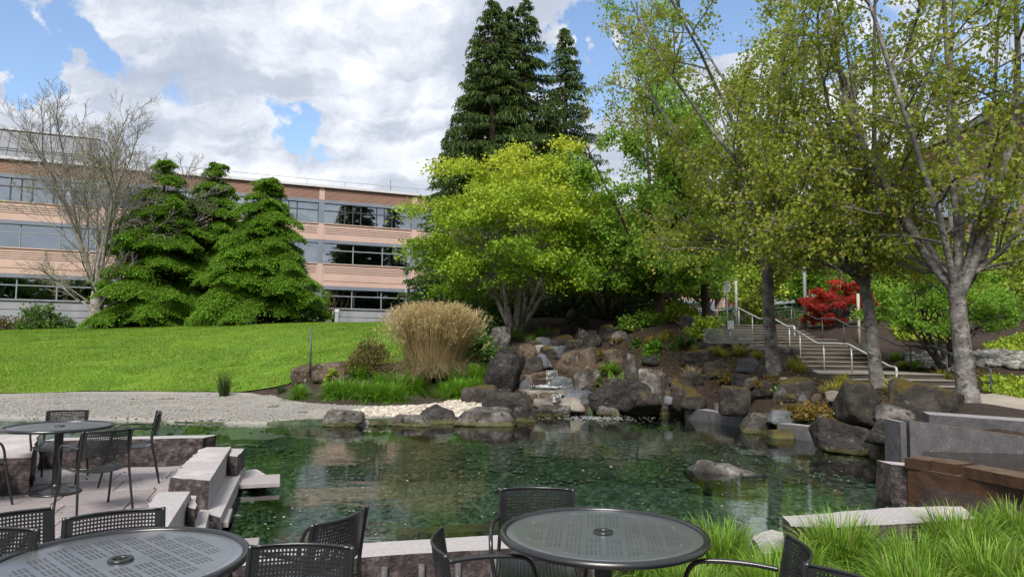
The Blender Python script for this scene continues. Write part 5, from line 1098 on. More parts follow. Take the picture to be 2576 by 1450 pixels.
# ---- the golden maple: many stems, puffs of leaves
def golden(seed, loc, W_, Ht, label, mat, stems=9, npuff=800, per=80, bark='bark_pale', size=.105, name='golden_maple', base=.34, r0=.10):
    T = Tree(seed); r = T.r; tips = []
    for i in range(stems):
        az = i * 6.283 / stems + .3 * r.rand(); el = math.radians(14 + 30 * ((i * .618) % 1)); d = (math.sin(el) * math.cos(az), math.sin(el) * math.sin(az), math.cos(el))
        a, b = T.chain((.13 * math.cos(az), .13 * math.sin(az), -.15), d, Ht * .62, r0, r0 * .42, 9, .06, .05, 8, 0)
        for k in range(7):
            j = 3 + int(k * .85); a2, b2 = T.chain(a[j], T.side(b[min(j, 8)], .75), Ht * .30 * (.6 + .6 * r.rand()), r0 * .35, .012, 6, .12, .04, 5, 1)
            for q in range(4): T.chain(a2[2 + q], T.side(b2[min(5, 2 + q)], .7), Ht * .12, .016, .006, 3, .2, .03, 3, 1)
    # puffs over a dome with a ragged underside
    P = []; tn = []; nl = max(9, npuff // 8); lobes = []
    for li in range(400):
        if len(lobes) >= nl: break
        f = base * .6 + (1 - base * .6) * r.rand() ** 1.05; az = r.rand() * 6.283
        Rf = (.80 + .20 * min(1, f / .45)) if f < .5 else math.sqrt(max(0.0, 1 - ((f - .5) / .56) ** 2))
        q = (.62 + .38 * r.rand()) if f < .8 else r.rand() ** .5
        c = np.array([math.cos(az) * q * Rf * W_ / 2, math.sin(az) * q * Rf * W_ / 2, Ht * f * .93]) * (.84 + .3 * r.rand())
        if lobes and min(np.linalg.norm((c - l) / [1, 1, .8]) for l in lobes) < W_ * .105: continue
        lobes.append(c); lr = W_ * (.075 + .05 * r.rand()); tl = r.rand()
        for _ in range(max(3, npuff // nl)):
            u = unit(r.randn(3)); u[2] = abs(u[2]) * 1.1 - .35; P.append(c + u * lr * [1, 1, .7]); tn.append(tl)
    P = np.array(P); n = len(P); sz = W_ * .030 * (.7 + .6 * r.rand(n))
    Q = np.repeat(P, per, 0); off = r.randn(n * per, 3) * np.repeat(sz, per)[:, None] * [1, 1, .55]
    Q = Q + off; D = r.randn(len(Q), 3) * .8 + np.c_[off[:, :2] * 2, np.full(len(Q), -.35)]
    L = size * (.6 + .7 * r.rand(len(Q))); V, F = leaf_quads(Q, D, L, L * .42, r)
    tone = np.repeat(np.array(tn) * .7 + .3 * r.rand(n), per); hi = np.clip((Q[:, 2] / Ht - .52) * 1.0, -.2, .45)  # hi lifts leaf tone with height, putting a sunlit crown top into colour
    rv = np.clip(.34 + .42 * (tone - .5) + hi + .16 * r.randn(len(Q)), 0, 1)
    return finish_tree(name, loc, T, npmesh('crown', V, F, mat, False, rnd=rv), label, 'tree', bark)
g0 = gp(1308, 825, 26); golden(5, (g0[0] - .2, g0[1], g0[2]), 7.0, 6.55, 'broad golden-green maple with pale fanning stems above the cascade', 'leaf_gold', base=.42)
g1 = gp(1440, 800, 29.5); golden(6, (g1[0] + 1.6, g1[1], g1[2]), 5.6, 6.2, 'bronze-tinted yellow maple beside the golden maple', 'leaf_bronze', 6, 280, 60, 'bark_brown', base=.3, name='bronze_maple')
g2 = gp(2370, 892, 23.5); golden(8, (g2[0] + .2, g2[1], g2[2]), 4.6, 3.9, 'low spreading green maple with dark forked trunks beside the dry creek', 'leaf_green', 6, 210, 90, 'bark_dark', size=.09, base=.72, name='spreading_maple', r0=.085)
g3 = gp(2112, 824, 32.5); golden(9, (g3[0], g3[1], g3[2] - .1), 3.2, 2.15, 'crimson red maple shrub behind the stair railings', 'leaf_red', 6, 230, 80, 'bark_dark', size=.075, base=.15, name='red_maple', r0=.04)

# ---- western red cedars
def cedar(seed, loc, Ht, Rb, label, leaders=((0, 0, 1.0),), nb=260, mat='leaf_cedar', dens=1.0, start=.02):
    T = Tree(seed); r = T.r; VV = []; FF = []; RV = []; k = 0
    for lx, ly, lf in leaders:
        H = Ht * lf; P = np.array([(lx * (z / H) ** .6 if z > 0 else lx * .3, ly * (max(z, 0) / H) ** .6, z) for z in np.linspace(-.2, H, 14)]); T.W[0].tube(P, np.linspace(.34 * Rb / 4, .015, 14), 9, False)
        n = int(nb * (.8 + .4 * lf) * (1.0 if len(leaders) == 1 else .8))
        for i in range(n):
            f = start + (1 - start) * ((i + r.rand()) / n) ** .82; z = f * H; az = r.rand() * 6.283
            Lb = Rb * ((1 - f) ** .78) * (.62 + .5 * r.rand()) + .22
            c = np.array([np.interp(z, P[:, 2], P[:, 0]), np.interp(z, P[:, 2], P[:, 1]), z]); d = np.array([math.cos(az), math.sin(az), 0])
            s = np.linspace(0, 1, 7); drop = .42 + .2 * r.rand()
            B = c + d * (s * Lb)[:, None]; B[:, 2] += Lb * (.16 * s - drop * s ** 2 + .22 * s ** 4)
            T.W[1].tube(B, np.linspace(.03, .006, 7), 3, False)
            m = int((16 + 26 * Lb) * dens); t = .12 + .88 * r.rand(m) ** .75; q = np.c_[[np.interp(t, s, B[:, x]) for x in range(3)]].T
            sd = np.array([-d[1], d[0], 0]); lat = (r.rand(m) - .5) * 2 * .38 * (.35 + Lb * .28); q = q + sd * lat[:, None]; q[:, 2] -= np.abs(lat) * .35
            l = (.22 + .30 * r.rand(m)) * (.8 + .1 * Lb); aa = az + .9 * r.randn(m)
            # hanging sprays: short ribbons that start outwards and fall
            V, F = ribbons(q, aa, l, .35 + .35 * r.rand(m), .7 + .8 * r.rand(m), .035 + .03 * r.rand(m), r, 2, .25, .9)
            VV.append(V); FF.append(F + k); k += len(V); RV.append(np.repeat(np.clip(.45 + .3 * (t - .5) + .22 * r.randn(m), 0, 1), 2))
    lf = npmesh('crown', np.concatenate(VV), np.concatenate(FF), mat, True, rnd=np.concatenate(RV))
    return finish_tree('cedar_tree', loc, T, lf, label, 'tree', 'bark_brown', 'dark cedars behind the golden maple')
def ctree(seed, xd, yt, yb, dep, rb, label, **kw):
    t, b = at(xd, yt, dep), at(xd, yb, dep); z = hz(b[0], b[1]); return cedar(seed, (b[0], b[1], z), t[2] - z, rb, label, **kw)
ctree(71, 1243, 0, 800, 38, 4.7, 'tallest dark cedar, first of the three joined spires', nb=330, leaders=((-.35, 0, 1.0),))
ctree(72, 1290, 8, 800, 39.5, 4.8, 'dark cedar with the second and third of the joined spires', nb=300, leaders=((-.45, 0, .985), (.55, -.3, 1.0)))
ctree(73, 1420, 72, 800, 42, 4.2, 'slimmer single-spired cedar standing apart from the joined spires', nb=290, dens=.8)
ctree(74, 1125, 330, 800, 41, 2.9, 'short cedar against the end of the salmon windows', nb=200)
ctree(75, 1385, 290, 800, 40, 3.2, 'shorter cedar filling between the two spired cedars', nb=250)
ctree(76, 1190, 150, 800, 40.5, 3.9, 'cedar on the building side of the tallest spires', nb=290)

# ---- layered conifers in front of the building
def layered(seed, loc, Ht, Rb, label, tiers=11, mat='leaf_redwood'):
    T = Tree(seed); r = T.r; VV = []; FF = []; RV = []; k = 0
    T.W[0].tube([(0, 0, z) for z in np.linspace(-.3, Ht * .97, 10)], np.linspace(.26, .02, 10), 9, False)
    for ti in range(tiers):
        f = .15 + .83 * ti / (tiers - 1); nb = int(12 - 4 * f)
        for i in range(nb):
            az = i * 6.283 / nb + ti * 1.1 + .5 * r.rand(); z = Ht * min(.985, f + .06 * r.randn()); Lb = (Rb * (1 - f ** 1.7) ** .8 * (.62 + .45 * r.rand()) + .12 + .25 * (1 - f))
            d = np.array([math.cos(az), math.sin(az), 0]); s = np.linspace(0, 1, 7); B = np.array([0, 0, z]) + d * (s * Lb)[:, None]; B[:, 2] += Lb * (.22 * s - (.42 + .16 * r.rand()) * s ** 2); B[:, 2] += max(0, f - .86) * 6 * Lb * s
            T.W[1].tube(B, np.linspace(.05, .008, 7), 4, False)
            m = int(150 + 360 * Lb); t = .15 + .85 * r.rand(m) ** .6; q = np.c_[[np.interp(t, s, B[:, x]) for x in range(3)]].T
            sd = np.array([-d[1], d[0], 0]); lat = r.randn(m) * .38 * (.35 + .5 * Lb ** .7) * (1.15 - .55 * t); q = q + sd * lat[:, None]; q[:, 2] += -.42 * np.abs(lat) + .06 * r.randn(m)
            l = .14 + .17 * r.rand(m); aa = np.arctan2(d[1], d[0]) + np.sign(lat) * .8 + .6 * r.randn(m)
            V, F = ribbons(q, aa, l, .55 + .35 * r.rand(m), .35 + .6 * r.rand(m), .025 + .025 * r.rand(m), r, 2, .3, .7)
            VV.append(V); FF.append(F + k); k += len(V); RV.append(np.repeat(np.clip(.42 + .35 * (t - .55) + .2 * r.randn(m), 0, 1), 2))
    lf = npmesh('crown', np.concatenate(VV), np.concatenate(FF), mat, True, rnd=np.concatenate(RV))
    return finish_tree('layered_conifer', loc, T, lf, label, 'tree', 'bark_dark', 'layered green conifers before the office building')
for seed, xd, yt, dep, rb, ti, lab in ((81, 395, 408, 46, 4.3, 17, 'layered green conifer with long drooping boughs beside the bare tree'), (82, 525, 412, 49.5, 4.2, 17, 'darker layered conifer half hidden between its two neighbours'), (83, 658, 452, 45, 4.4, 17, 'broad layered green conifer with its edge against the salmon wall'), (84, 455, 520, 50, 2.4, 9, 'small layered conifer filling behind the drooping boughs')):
    t, b = at(xd, yt, dep), at(xd, 815, dep); z = hz(b[0], b[1]); layered(seed, (b[0], b[1], z), t[2] - z, rb, lab, ti)

# ---- bare tree
def bare():
    T = Tree(91); r = T.r; t, b = at(240, 245, 44.5), at(240, 824, 44.5); z0 = hz(b[0], b[1]); Ht = t[2] - z0; buds = []
    P, D = T.chain((0, 0, -.2), (0, 0, 1), 2.6, .46, .36, 6, .03, .02, 12, 0)
    def rec(p, d, L, rad, lev):
        ns = 7 if lev < 3 else 4; a, b_ = T.chain(p, d, L, rad, rad * .45, ns, .07 + .02 * lev, .035, (8, 6, 5, 4, 3, 3)[lev], 0 if lev == 0 else 1)
        if lev >= 4: buds.append(a[-1]); return
        nc = (7, 6, 6, 5)[lev]
        for i in range(nc):
            f = .22 + .78 * (i + r.rand()) / nc; j = min(ns - 1, int(f * ns)); q = a[j] + (a[j + 1] - a[j]) * (f * ns - j)
            rec(q, T.side(b_[j], .38 + .38 * r.rand()), L * (.44 + .16 * r.rand()) * (1.15 - .45 * f), max(.010, rad * .38), lev + 1)
    for i in range(9):
        az = i * 2.4; el = math.radians(6 + 34 * ((i * .618) % 1)); rec(P[-1 - i % 3], (math.sin(el) * math.cos(az), math.sin(el) * math.sin(az), math.cos(el)), Ht * .62 * (1 - .15 * (el > .5)), .13, 0)
    for i in range(7):
        az = i * .9 + .3; rec(P[3 + i % 3], (math.cos(az), math.sin(az), .55), Ht * .26, .06, 1)
    o = finish_tree('bare_tree', (b[0], b[1], z0), T, None, 'leafless grey tree with a fan of bare twigs before the building', 'tree', 'bark_pale')
    q = np.array(buds); q = q[r.rand(len(q)) < .16]; V, F = leaf_quads(q, r.randn(len(q), 3), np.full(len(q), .1), np.full(len(q), .045), r); link('leaf_bud', npmesh('leaf_bud', V, F, 'leaf_lime', rnd=r.rand(len(q))), o, kind='stuff')
bare()

# ---- shrubs
def shrub_mesh(seed, w, h, n, mat, size, flat=.7, hollow=.55, stems=True, up=.0):
    r = np.random.RandomState(seed); npf = max(8, n // 60); u = unit(r.randn(npf, 3)); u[:, 2] = np.abs(u[:, 2]) * 1.0 - .12; rad = hollow + (1 - hollow) * r.rand(npf) ** .6
    C = u * rad[:, None] * [w / 2, w / 2, h]; C[:, 2] = np.maximum(C[:, 2], .04 * h); P = np.repeat(C, n // npf, 0) + r.randn(npf * (n // npf), 3) * w * .075
    P[:, 2] = np.maximum(P[:, 2], .01); D = r.randn(len(P), 3) + u.repeat(n // npf, 0) * .8; D[:, 2] += up
    L = size * (.6 + .8 * r.rand(len(P))); V, F = leaf_quads(P, D, L, L * .38, r)
    rv = np.clip(.45 + .35 * (np.repeat(r.rand(npf), n // npf) - .5) + .25 * r.randn(len(P)), 0, 1)
    return npmesh('foliage', V, F, mat, False, rnd=rv)
def shrub(seed, p, w, h, n, mat, size, label, cat='shrub', name='shrub', stems=5, **kw):
    o = empty(name, tuple(float(x) for x in p), label=label, cat=cat); r = np.random.RandomState(seed + 1)
    link('foliage', shrub_mesh(seed, w, h, n, mat, size, **kw), o, kind='stuff'); m = MB()
    for i in range(stems):
        az = r.rand() * 6.28; e = np.array([math.cos(az) * w * .3, math.sin(az) * w * .3, h * .75]); m.tube([(0, 0, -.08), e * [.3, .3, .5], e], [.02 * w + .006, .012 * w + .004, .004], 5, False)
    if stems: m.build('stems', 'bark_brown', o, True, kind='stuff')
    return o
S = [(101, 98, 828, 47, 2.3, 2.3, 2600, 'leaf_shrub', .16, 'rounded leafy shrub standing alone before the grey base wall'), (102, 490, 822, 47, 3.8, 1.9, 4200, 'leaf_shrub', .15, 'broad dark evergreen shrub between the layered conifers'), (103, 560, 824, 46.2, 2.2, 1.2, 1800, 'leaf_shrub', .14, 'low green shrub behind the bollard light'), (104, 605, 822, 46, 1.1, .5, 700, 'leaf_pink', .09, 'small bush of pink-red blossom under the layered conifer'),
     (105, 700, 818, 46, 3.0, 1.3, 1800, 'leaf_brownshrub', .13, 'thin brownish-green shrub under the broad layered conifer'), (106, 770, 814, 45.5, 1.9, 1.9, 1500, 'leaf_green', .12, 'light green shrub before the grey base wall near the lawn crest'), (107, 808, 812, 47, 1.5, 3.2, 700, 'leaf_green', .13, 'spindly young shrub reaching up past the ground-floor windows'), (108, 20, 835, 47, 2.6, 1.1, 1600, 'leaf_brownshrub', .13, 'brownish low shrub at the frame edge by the dark opening'), (109, 160, 830, 48, 1.8, 1.0, 900, 'leaf_shrub', .12, 'small dark shrub beside the lone leafy shrub'), (110, 320, 822, 47, 2.8, .7, 1500, 'leaf_dark', .13, 'low dark groundcover shrub beside the bare trunk'), (111, 400, 822, 46.5, 3.2, .6, 1600, 'leaf_dark', .13, 'low dark groundcover shrub under the drooping conifer boughs'),
     (112, 1110, 815, 31, 3.0, 2.6, 4200, 'leaf_dark', .16, 'dark evergreen shrub behind the tan plume grass'), (113, 1215, 830, 27, 1.9, 1.5, 2600, 'leaf_shrub', .12, 'mid-green rhododendron shrub between plume grass and golden maple'), (114, 1180, 815, 33, 3.2, 2.4, 3600, 'leaf_dark', .15, 'deep green shrub mass under the cedar edge'), (115, 1400, 795, 33, 4.0, 2.2, 4200, 'leaf_dark', .15, 'very dark shrub under the golden maple stems'), (116, 1500, 800, 33, 4.2, 2.8, 4600, 'leaf_dark', .16, 'dark leafy shrub behind the upper cascade'), (117, 1580, 800, 31, 3.6, 3.0, 4200, 'leaf_dark', .16, 'dark leafy shrub behind the small fresh-green tree'), (118, 1290, 805, 32, 3.6, 2.0, 3600, 'leaf_dark', .15, 'dark shrub directly behind the pale fanning stems'), (119, 1350, 800, 35, 5, 4, 5200, 'leaf_dark', .18, 'tall dark evergreen shrub beneath the joined cedar spires'), (120, 1150, 800, 36, 4.5, 4.2, 5200, 'leaf_dark', .18, 'tall dark evergreen shrub at the foot of the short cedar'), (125, 1480, 800, 37, 6, 4.6, 5600, 'leaf_dark', .2, 'tall dark shrub wall behind the cascade head'),
     (121, 1770, 840, 23.2, 1.3, .85, 1600, 'leaf_lime', .10, 'variegated pale green shrub beside the bench back'), (122, 1705, 815, 24.8, 1.4, .8, 1500, 'leaf_lime', .10, 'light green shrub beside the forked trunk'), (123, 1610, 828, 25, 1.5, .6, 1500, 'grass_bright', .10, 'bright green low shrub below the forked trunk'), (124, 1690, 800, 27, 1.8, .9, 1500, 'leaf_green', .1, 'fresh green shrub under the level landing rail'),
     (126, 1870, 796, 37.5, 3.0, .8, 1600, 'leaf_green', .1, 'low green planting behind the upper handrail loop'), (127, 1960, 796, 38, 2.8, .8, 1600, 'leaf_shrub', .1, 'dark low planting beyond the birch-barked trunk'), (128, 2050, 815, 36, 1.6, .7, 1000, 'leaf_green', .09, 'small green shrub between light pole and red maple'),
     (129, 936, 935, 21.4, 1.5, 1.15, 5200, 'leaf_brownshrub', .06, 'rounded brownish-red shrub beside the tan plume grass'), (147, 1200, 872, 23.4, 1.7, 1.5, 3200, 'leaf_shrub', .11, 'rounded mid-green shrub just behind the plume grass'), (148, 1150, 850, 24.5, 2.0, 1.8, 3600, 'leaf_dark', .13, 'dark shrub peeking over the plume grass'), (130, 1720, 870, 21, .7, .55, 700, 'leaf_shrub', .1, 'upright deep green shrub in the mulch below the bench'), (131, 1650, 880, 21, .6, .32, 420, 'fern', .12, 'broad-leaved bright green plant in the mulch'), (132, 1600, 858, 22, .42, .28, 300, 'leaf_shrub', .1, 'small dark-leaved plant near the middle of the mulch slope'), (133, 1632, 890, 20.6, .4, .25, 260, 'leaf_green', .1, 'small light-leaved plant beside the broad-leaved one'),
     (134, 1930, 935, 16.1, .8, .42, 800, 'leaf_rust', .07, 'orange-leaved shrub at the foot of the birch-barked maple'), (135, 1955, 955, 15.7, .5, .3, 450, 'leaf_shrub', .07, 'dark green shrub just below the orange-leaved one'), (136, 1995, 1018, 14.6, 0.88, 0.21, 770, 'leaf_rust', .07, 'low orange groundcover shrub below the white-lichened boulder'), (137, 2070, 1025, 14.0, 1.04, 0.21, 909, 'leaf_rust', .07, 'wider orange-brown groundcover shrub beside the leaning mossy boulder'), (138, 1522, 862, 22.4, 0.72, 0.28, 560, 'leaf_rust', .07, 'orange-tipped shrub beside the upper cascade boulders'), (139, 1560, 835, 24, 0.80, 0.24, 489, 'leaf_rust', .07, 'golden-brown shrub under the small fresh-green tree'), (140, 1550, 880, 21.2, 0.56, 0.24, 420, 'leaf_rust', .07, 'rusty shrub above the bright fern'), (141, 1680, 845, 22.6, 0.72, 0.21, 420, 'leaf_rust', .07, 'yellow-brown shrub in the middle of the mulch slope'), (142, 1730, 850, 22, 0.64, 0.21, 350, 'leaf_rust', .07, 'yellow-brown shrub nearer the bench'), (143, 1840, 905, 17.8, 0.64, 0.17, 420, 'leaf_rust', .06, 'orange groundcover on top of the upright grey boulder'),
     (144, 835, 905, 20.6, .35, .75, 420, 'leaf_lime', .1, 'slim yellow-green sapling beside the flat-topped boulder'), (145, 2445, 800, 33, 1.0, .7, 900, 'leaf_shrub', .1, 'rounded dark green shrub on the bare hillside mulch'), (146, 2330, 790, 33, 2.2, 1.3, 1400, 'grass_lily', .12, 'spiky mid-green shrub behind the spreading maple')]
for (sd, xd, yd, dep, w, h, n, mat, size, lab) in S: shrub(sd, gp(xd, yd, dep), w, h, n, mat, size, lab)
# the twiggy bush by the base wall
T = Tree(150)
for i in range(14): T.chain((0, 0, 0), (T.r.randn() * .35, T.r.randn() * .35, 1), 1.9 + .8 * T.r.rand(), .025, .008, 6, .1, .03, 4, 1)
finish_tree('twiggy_bush', gp(838, 812, 46), T, None, 'leafless twiggy bush before the grey base wall', 'bush', 'bark_brown')

# ---- trees further up the hill
def hill_tree(seed, xd, yt, yb, dep, w, mat, label, n=7000, size=.2, bark='bark_dark', zb=.25):
    t = at(xd, yt, dep); x, y, z = t[0], t[1], hz(t[0], t[1]); Ht = t[2] - z; T = Tree(seed); r = T.r
    P, D = T.chain((0, 0, -.3), (r.randn() * .05, 0, 1), Ht * .7, .02 * Ht + .05, .04, 8, .04, .02, 8, 0); C = []
    for i in range(16):
        j = 2 + i % 6; a, b = T.chain(P[j], T.side(D[min(j, 7)], .9), w * .42 * (.6 + .5 * r.rand()), .05, .012, 6, .12, .06, 5, 1); C += [a[3], a[4], a[5], a[6]]
    C = np.array(C); extra = unit(r.randn(70, 3)) * (.55 + .45 * r.rand(70, 1)) * [w / 2, w / 2, Ht * (1 - zb) / 2] + [0, 0, Ht * (1 + zb) / 2]; C = np.r_[C, extra]; per = n // len(C)
    Q = np.repeat(C, per, 0) + r.randn(len(C) * per, 3) * w * .06 * [1, 1, .6]; Dd = r.randn(len(Q), 3); Dd[:, 2] -= .4; L = size * (.6 + .8 * r.rand(len(Q))); V, F = leaf_quads(Q, Dd, L, L * .42, r)
    rv = np.clip(.5 + .3 * (np.repeat(r.rand(len(C)), per) - .5) + .22 * r.randn(len(Q)), 0, 1)
    finish_tree('hill_tree', (x, y, z), T, npmesh('crown', V, F, mat, False, rnd=rv), label, 'tree', bark, 'trees on the hill beyond the stairs')
for a in ((201, 1900, 640, 800, 36, 3.6, 'leaf_lime', 'yellow-green tree behind the birch-barked trunk', 5000, .14), (202, 2010, 560, 800, 40, 5.0, 'leaf_green', 'green tree behind the tall light pole', 6500, .16), (203, 2120, 600, 800, 38, 5.0, 'leaf_green', 'green tree above the red maple shrub', 6500, .15), (204, 2230, 540, 800, 44, 6.0, 'leaf_shrub', 'deeper green tree between the two thick trunks', 6500, .18), (205, 2330, 600, 780, 36, 4.4, 'leaf_green', 'light tree behind the spreading maple', 5500, .14), (206, 2480, 560, 760, 34, 4.6, 'leaf_lime', 'lime-green tree beyond the thickest trunk', 6500, .13), (207, 2560, 600, 760, 30, 3.6, 'leaf_lime', 'lime-green tree at the frame edge on the hill', 5000, .12), (208, 1780, 600, 800, 46, 5.0, 'leaf_green', 'green tree seen over the salmon wall end', 5500, .18), (209, 1690, 560, 800, 48, 5.5, 'leaf_shrub', 'green tree behind the small fresh-green tree', 6000, .18), (210, 1580, 620, 800, 44, 5.5, 'leaf_dark', 'dark tree behind the bronze-tinted maple', 6000, .2), (211, 2080, 680, 800, 42, 2.8, 'leaf_green', 'small slender tree beside the covered walkway', 3000, .12), (212, 2160, 660, 800, 52, 7, 'leaf_dark', 'dark tree mass behind the covered walkway', 6500, .22), (213, 1960, 650, 800, 54, 7, 'leaf_dark', 'dark tree mass behind the light poles', 6500, .22)):
    hill_tree(a[0], *a[1:])
# ---- ground cover on the hillside, one mass each
def cover(name, pts, n, mat, size, seed, h=.22):
    poly = [tuple(at(*q)[:2]) for q in pts]; r = np.random.RandomState(seed); p = scatter(poly, n, r); V, F = None, None
    z = hgt(p) + h * r.rand(n) * (.5 + .5 * np.clip(vnoise(np.c_[p, p[:, :1] * 0], 1.2) + .5, 0, 1)); D = r.randn(n, 3); D[:, 2] += .6; L = size * (.6 + .8 * r.rand(n)); V, F = leaf_quads(np.c_[p, z], D, L, L * .42, r)
    link(name, npmesh(name, V, F, mat, False, rnd=np.clip(.5 + .35 * vnoise(np.c_[p, p[:, :1] * 0], .9) + .2 * r.randn(n), 0, 1)), kind='stuff')
cover('yellow_ground_cover', [(2240, 812, 30), (2330, 800, 33), (2420, 815, 31), (2420, 850, 26.5), (2340, 842, 27), (2260, 836, 28)], 5000, 'leaf_lime', .16, 301, .35)
cover('yellow_ground_cover', [(2420, 760, 41), (2560, 745, 43), (2700, 742, 43), (2700, 770, 38), (2560, 782, 36), (2440, 790, 36)], 6000, 'leaf_lime', .18, 302, .4)
cover('yellow_ground_cover', [(2470, 850, 26), (2575, 835, 27), (2700, 830, 27), (2700, 872, 23.5), (2575, 868, 24), (2490, 862, 25)], 2400, 'leaf_lime', .11, 303, .15)
cover('green_ground_cover', [(2470, 890, 22), (2575, 897, 21), (2700, 915, 19.5), (2700, 945, 18), (2560, 925, 19), (2470, 905, 20.5)], 2300, 'leaf_lime', .10, 304, .16)
cover('green_ground_cover', [(2210, 745, 46), (2400, 740, 46), (2500, 735, 47), (2450, 770, 40), (2300, 790, 36), (2220, 800, 34)], 6000, 'leaf_green', .18, 305, .6)
cover('green_ground_cover', [(1640, 805, 26.5), (1740, 800, 27), (1780, 800, 31), (1700, 790, 31)], 5000, 'grass_lily', .14, 306, .3)
cover('mulch_litter', [(1560, 850, 23), (1700, 835, 23.5), (1900, 905, 18.5), (2070, 955, 16), (2300, 1000, 13.4), (2250, 1010, 13), (2000, 985, 15.3), (1750, 930, 18.6), (1600, 890, 20.8)], 5000, 'leaf_brownshrub', .05, 307, .04)
cover('mulch_litter', [(2300, 890, 25), (2480, 915, 23), (2560, 950, 21), (2420, 950, 21.8), (2330, 915, 23.6)], 2500, 'leaf_brownshrub', .05, 308, .04)
# ---- lawn blades
r = np.random.RandomState(77); p = scatter(LAWN, 260000, r, (-34, 18), (-3, 47)); p = p[r.rand(len(p)) < np.clip((26 / p[:, 1]) ** 1.6, 0, 1)]; n = len(p); z = hgt(p) + .045; hh = .035 + .04 * r.rand(n); az = r.rand(n) * 6.283; w = .012
V = np.stack([np.c_[p[:, 0] - np.cos(az) * w, p[:, 1] - np.sin(az) * w, z], np.c_[p[:, 0] + np.cos(az) * w, p[:, 1] + np.sin(az) * w, z], np.c_[p[:, 0] + .03 * r.randn(n), p[:, 1] + .03 * r.randn(n), z + hh]], 1).reshape(-1, 3)
link('lawn_grass', npmesh('lawn_grass', V, np.arange(3 * n).reshape(-1, 3), 'grass_lawn', rnd=np.clip(.5 + .45 * vnoise(np.c_[p * .35, p[:, :1] * 0], 1.0) + .3 * vnoise(np.c_[p, p[:, :1] * 0 + 5], 1.7) + .2 * r.randn(n), 0, 1)), kind='stuff')

# ---- tan plume grass
def plume():
    r = np.random.RandomState(401); g = gp(1090, 942, 21.2); o = empty('plume_grass', g, label='huge dry tan plume grass fountain beside the cascade', cat='ornamental grass'); n = 3200
    az = r.rand(n) * 6.283; rr = .66 * np.sqrt(r.rand(n)); P0 = np.c_[np.cos(az) * rr, np.sin(az) * rr, np.zeros(n)]; L = 2.3 * (.6 + .4 * r.rand(n) ** .8); le = .04 + .44 * r.rand(n) ** 1.1 * (.45 + .55 * rr / .66) + .34 * (r.rand(n) > .86) * r.rand(n)
    V, F = ribbons(P0, az + .25 * r.randn(n), L, le, .10 * r.rand(n) * le * 2, np.full(n, .0065), r, 5, .5, .5)
    link('stalks', npmesh('stalks', V, F, 'grass_tan', True, rnd=np.repeat(np.clip(.48 + .25 * r.randn(n), 0, 1), 5)), o, kind='stuff')
    tipc = V.reshape(n, 6, 2, 3).mean(2); tips = tipc[:, -1]; d = unit(tips - tipc[:, -2]); sel = r.rand(n) < .75; tips = tips[sel]; d = d[sel]; m = len(tips); k = 11
    q = np.repeat(tips, k, 0) - np.repeat(d, k, 0) * (.34 * r.rand(m * k, 1)); V, F = ribbons(q, np.repeat(np.arctan2(d[:, 1], d[:, 0]), k) + .9 * r.randn(m * k), .16 + .14 * r.rand(m * k), .35 + .5 * r.rand(m * k), .25 + .6 * r.rand(m * k), np.full(m * k, .0075), r, 2, .3, .6)
    link('plumes', npmesh('plumes', V, F, 'grass_tan', True, rnd=np.repeat(np.clip(.8 + .2 * r.randn(m * k), 0, 1), 2)), o, kind='stuff')
    n = 1900; az = r.rand(n) * 6.283; rr = .85 * np.sqrt(r.rand(n)); V, F = ribbons(np.c_[np.cos(az) * rr, np.sin(az) * rr, np.zeros(n)], az + .5 * r.randn(n), .9 + .7 * r.rand(n), .35 + .5 * r.rand(n), .25 + .5 * r.rand(n), np.full(n, .006), r, 5, .2, .5)
    link('dead_leaves', npmesh('dead_leaves', V, F, 'grass_dry', True, rnd=np.repeat(r.rand(n), 5)), o, kind='stuff')
plume()
# ---- lily-turf row in front of the plume grass
LT = [clump_mesh('foliage', 640, .88, .13, 'grass_lily', 500 + i, (.15, .95), (.25, .85), .0085, 5) for i in range(3)]
lp = [(752, 1000, 19.4), (835, 1006, 19.3), (862, 1008, 19.2), (908, 1010, 19.1), (950, 1013, 18.9), (990, 1015, 18.8), (1005, 992, 20), (960, 985, 20.2), (1040, 985, 20.2), (1120, 985, 20), (1150, 998, 19.2), (1190, 985, 19.6), (905, 955, 20.8), (1040, 962, 20.9), (1145, 962, 20.6), (1200, 945, 20.4)]
lp.sort()
for i, (x, y, d) in enumerate(lp): put('lily_turf', LT[i % 3], gp(x, y, d), f'{ORD[i]} lily-turf clump from the lawn side in the bright green bed', 'grass clump', 'bright green lily-turf clumps before the plume grass', .85 + .3 * ((i * .37) % 1), i * 1.3)
put('reed_tuft', clump_mesh('foliage', 260, .85, .12, 'grass_dark', 520, (.05, .35), (.0, .15), .006), gp(563, 992, 20.9), 'dark upright reed tuft at the edge of lawn and gravel', 'grass clump')
put('reed_tuft', clump_mesh('foliage', 120, .4, .08, 'grass_dark', 521, (.1, .45), (.0, .15), .006), gp(708, 972, 21.4), 'small dark reed tuft beside the lily-turf bed', 'grass clump')
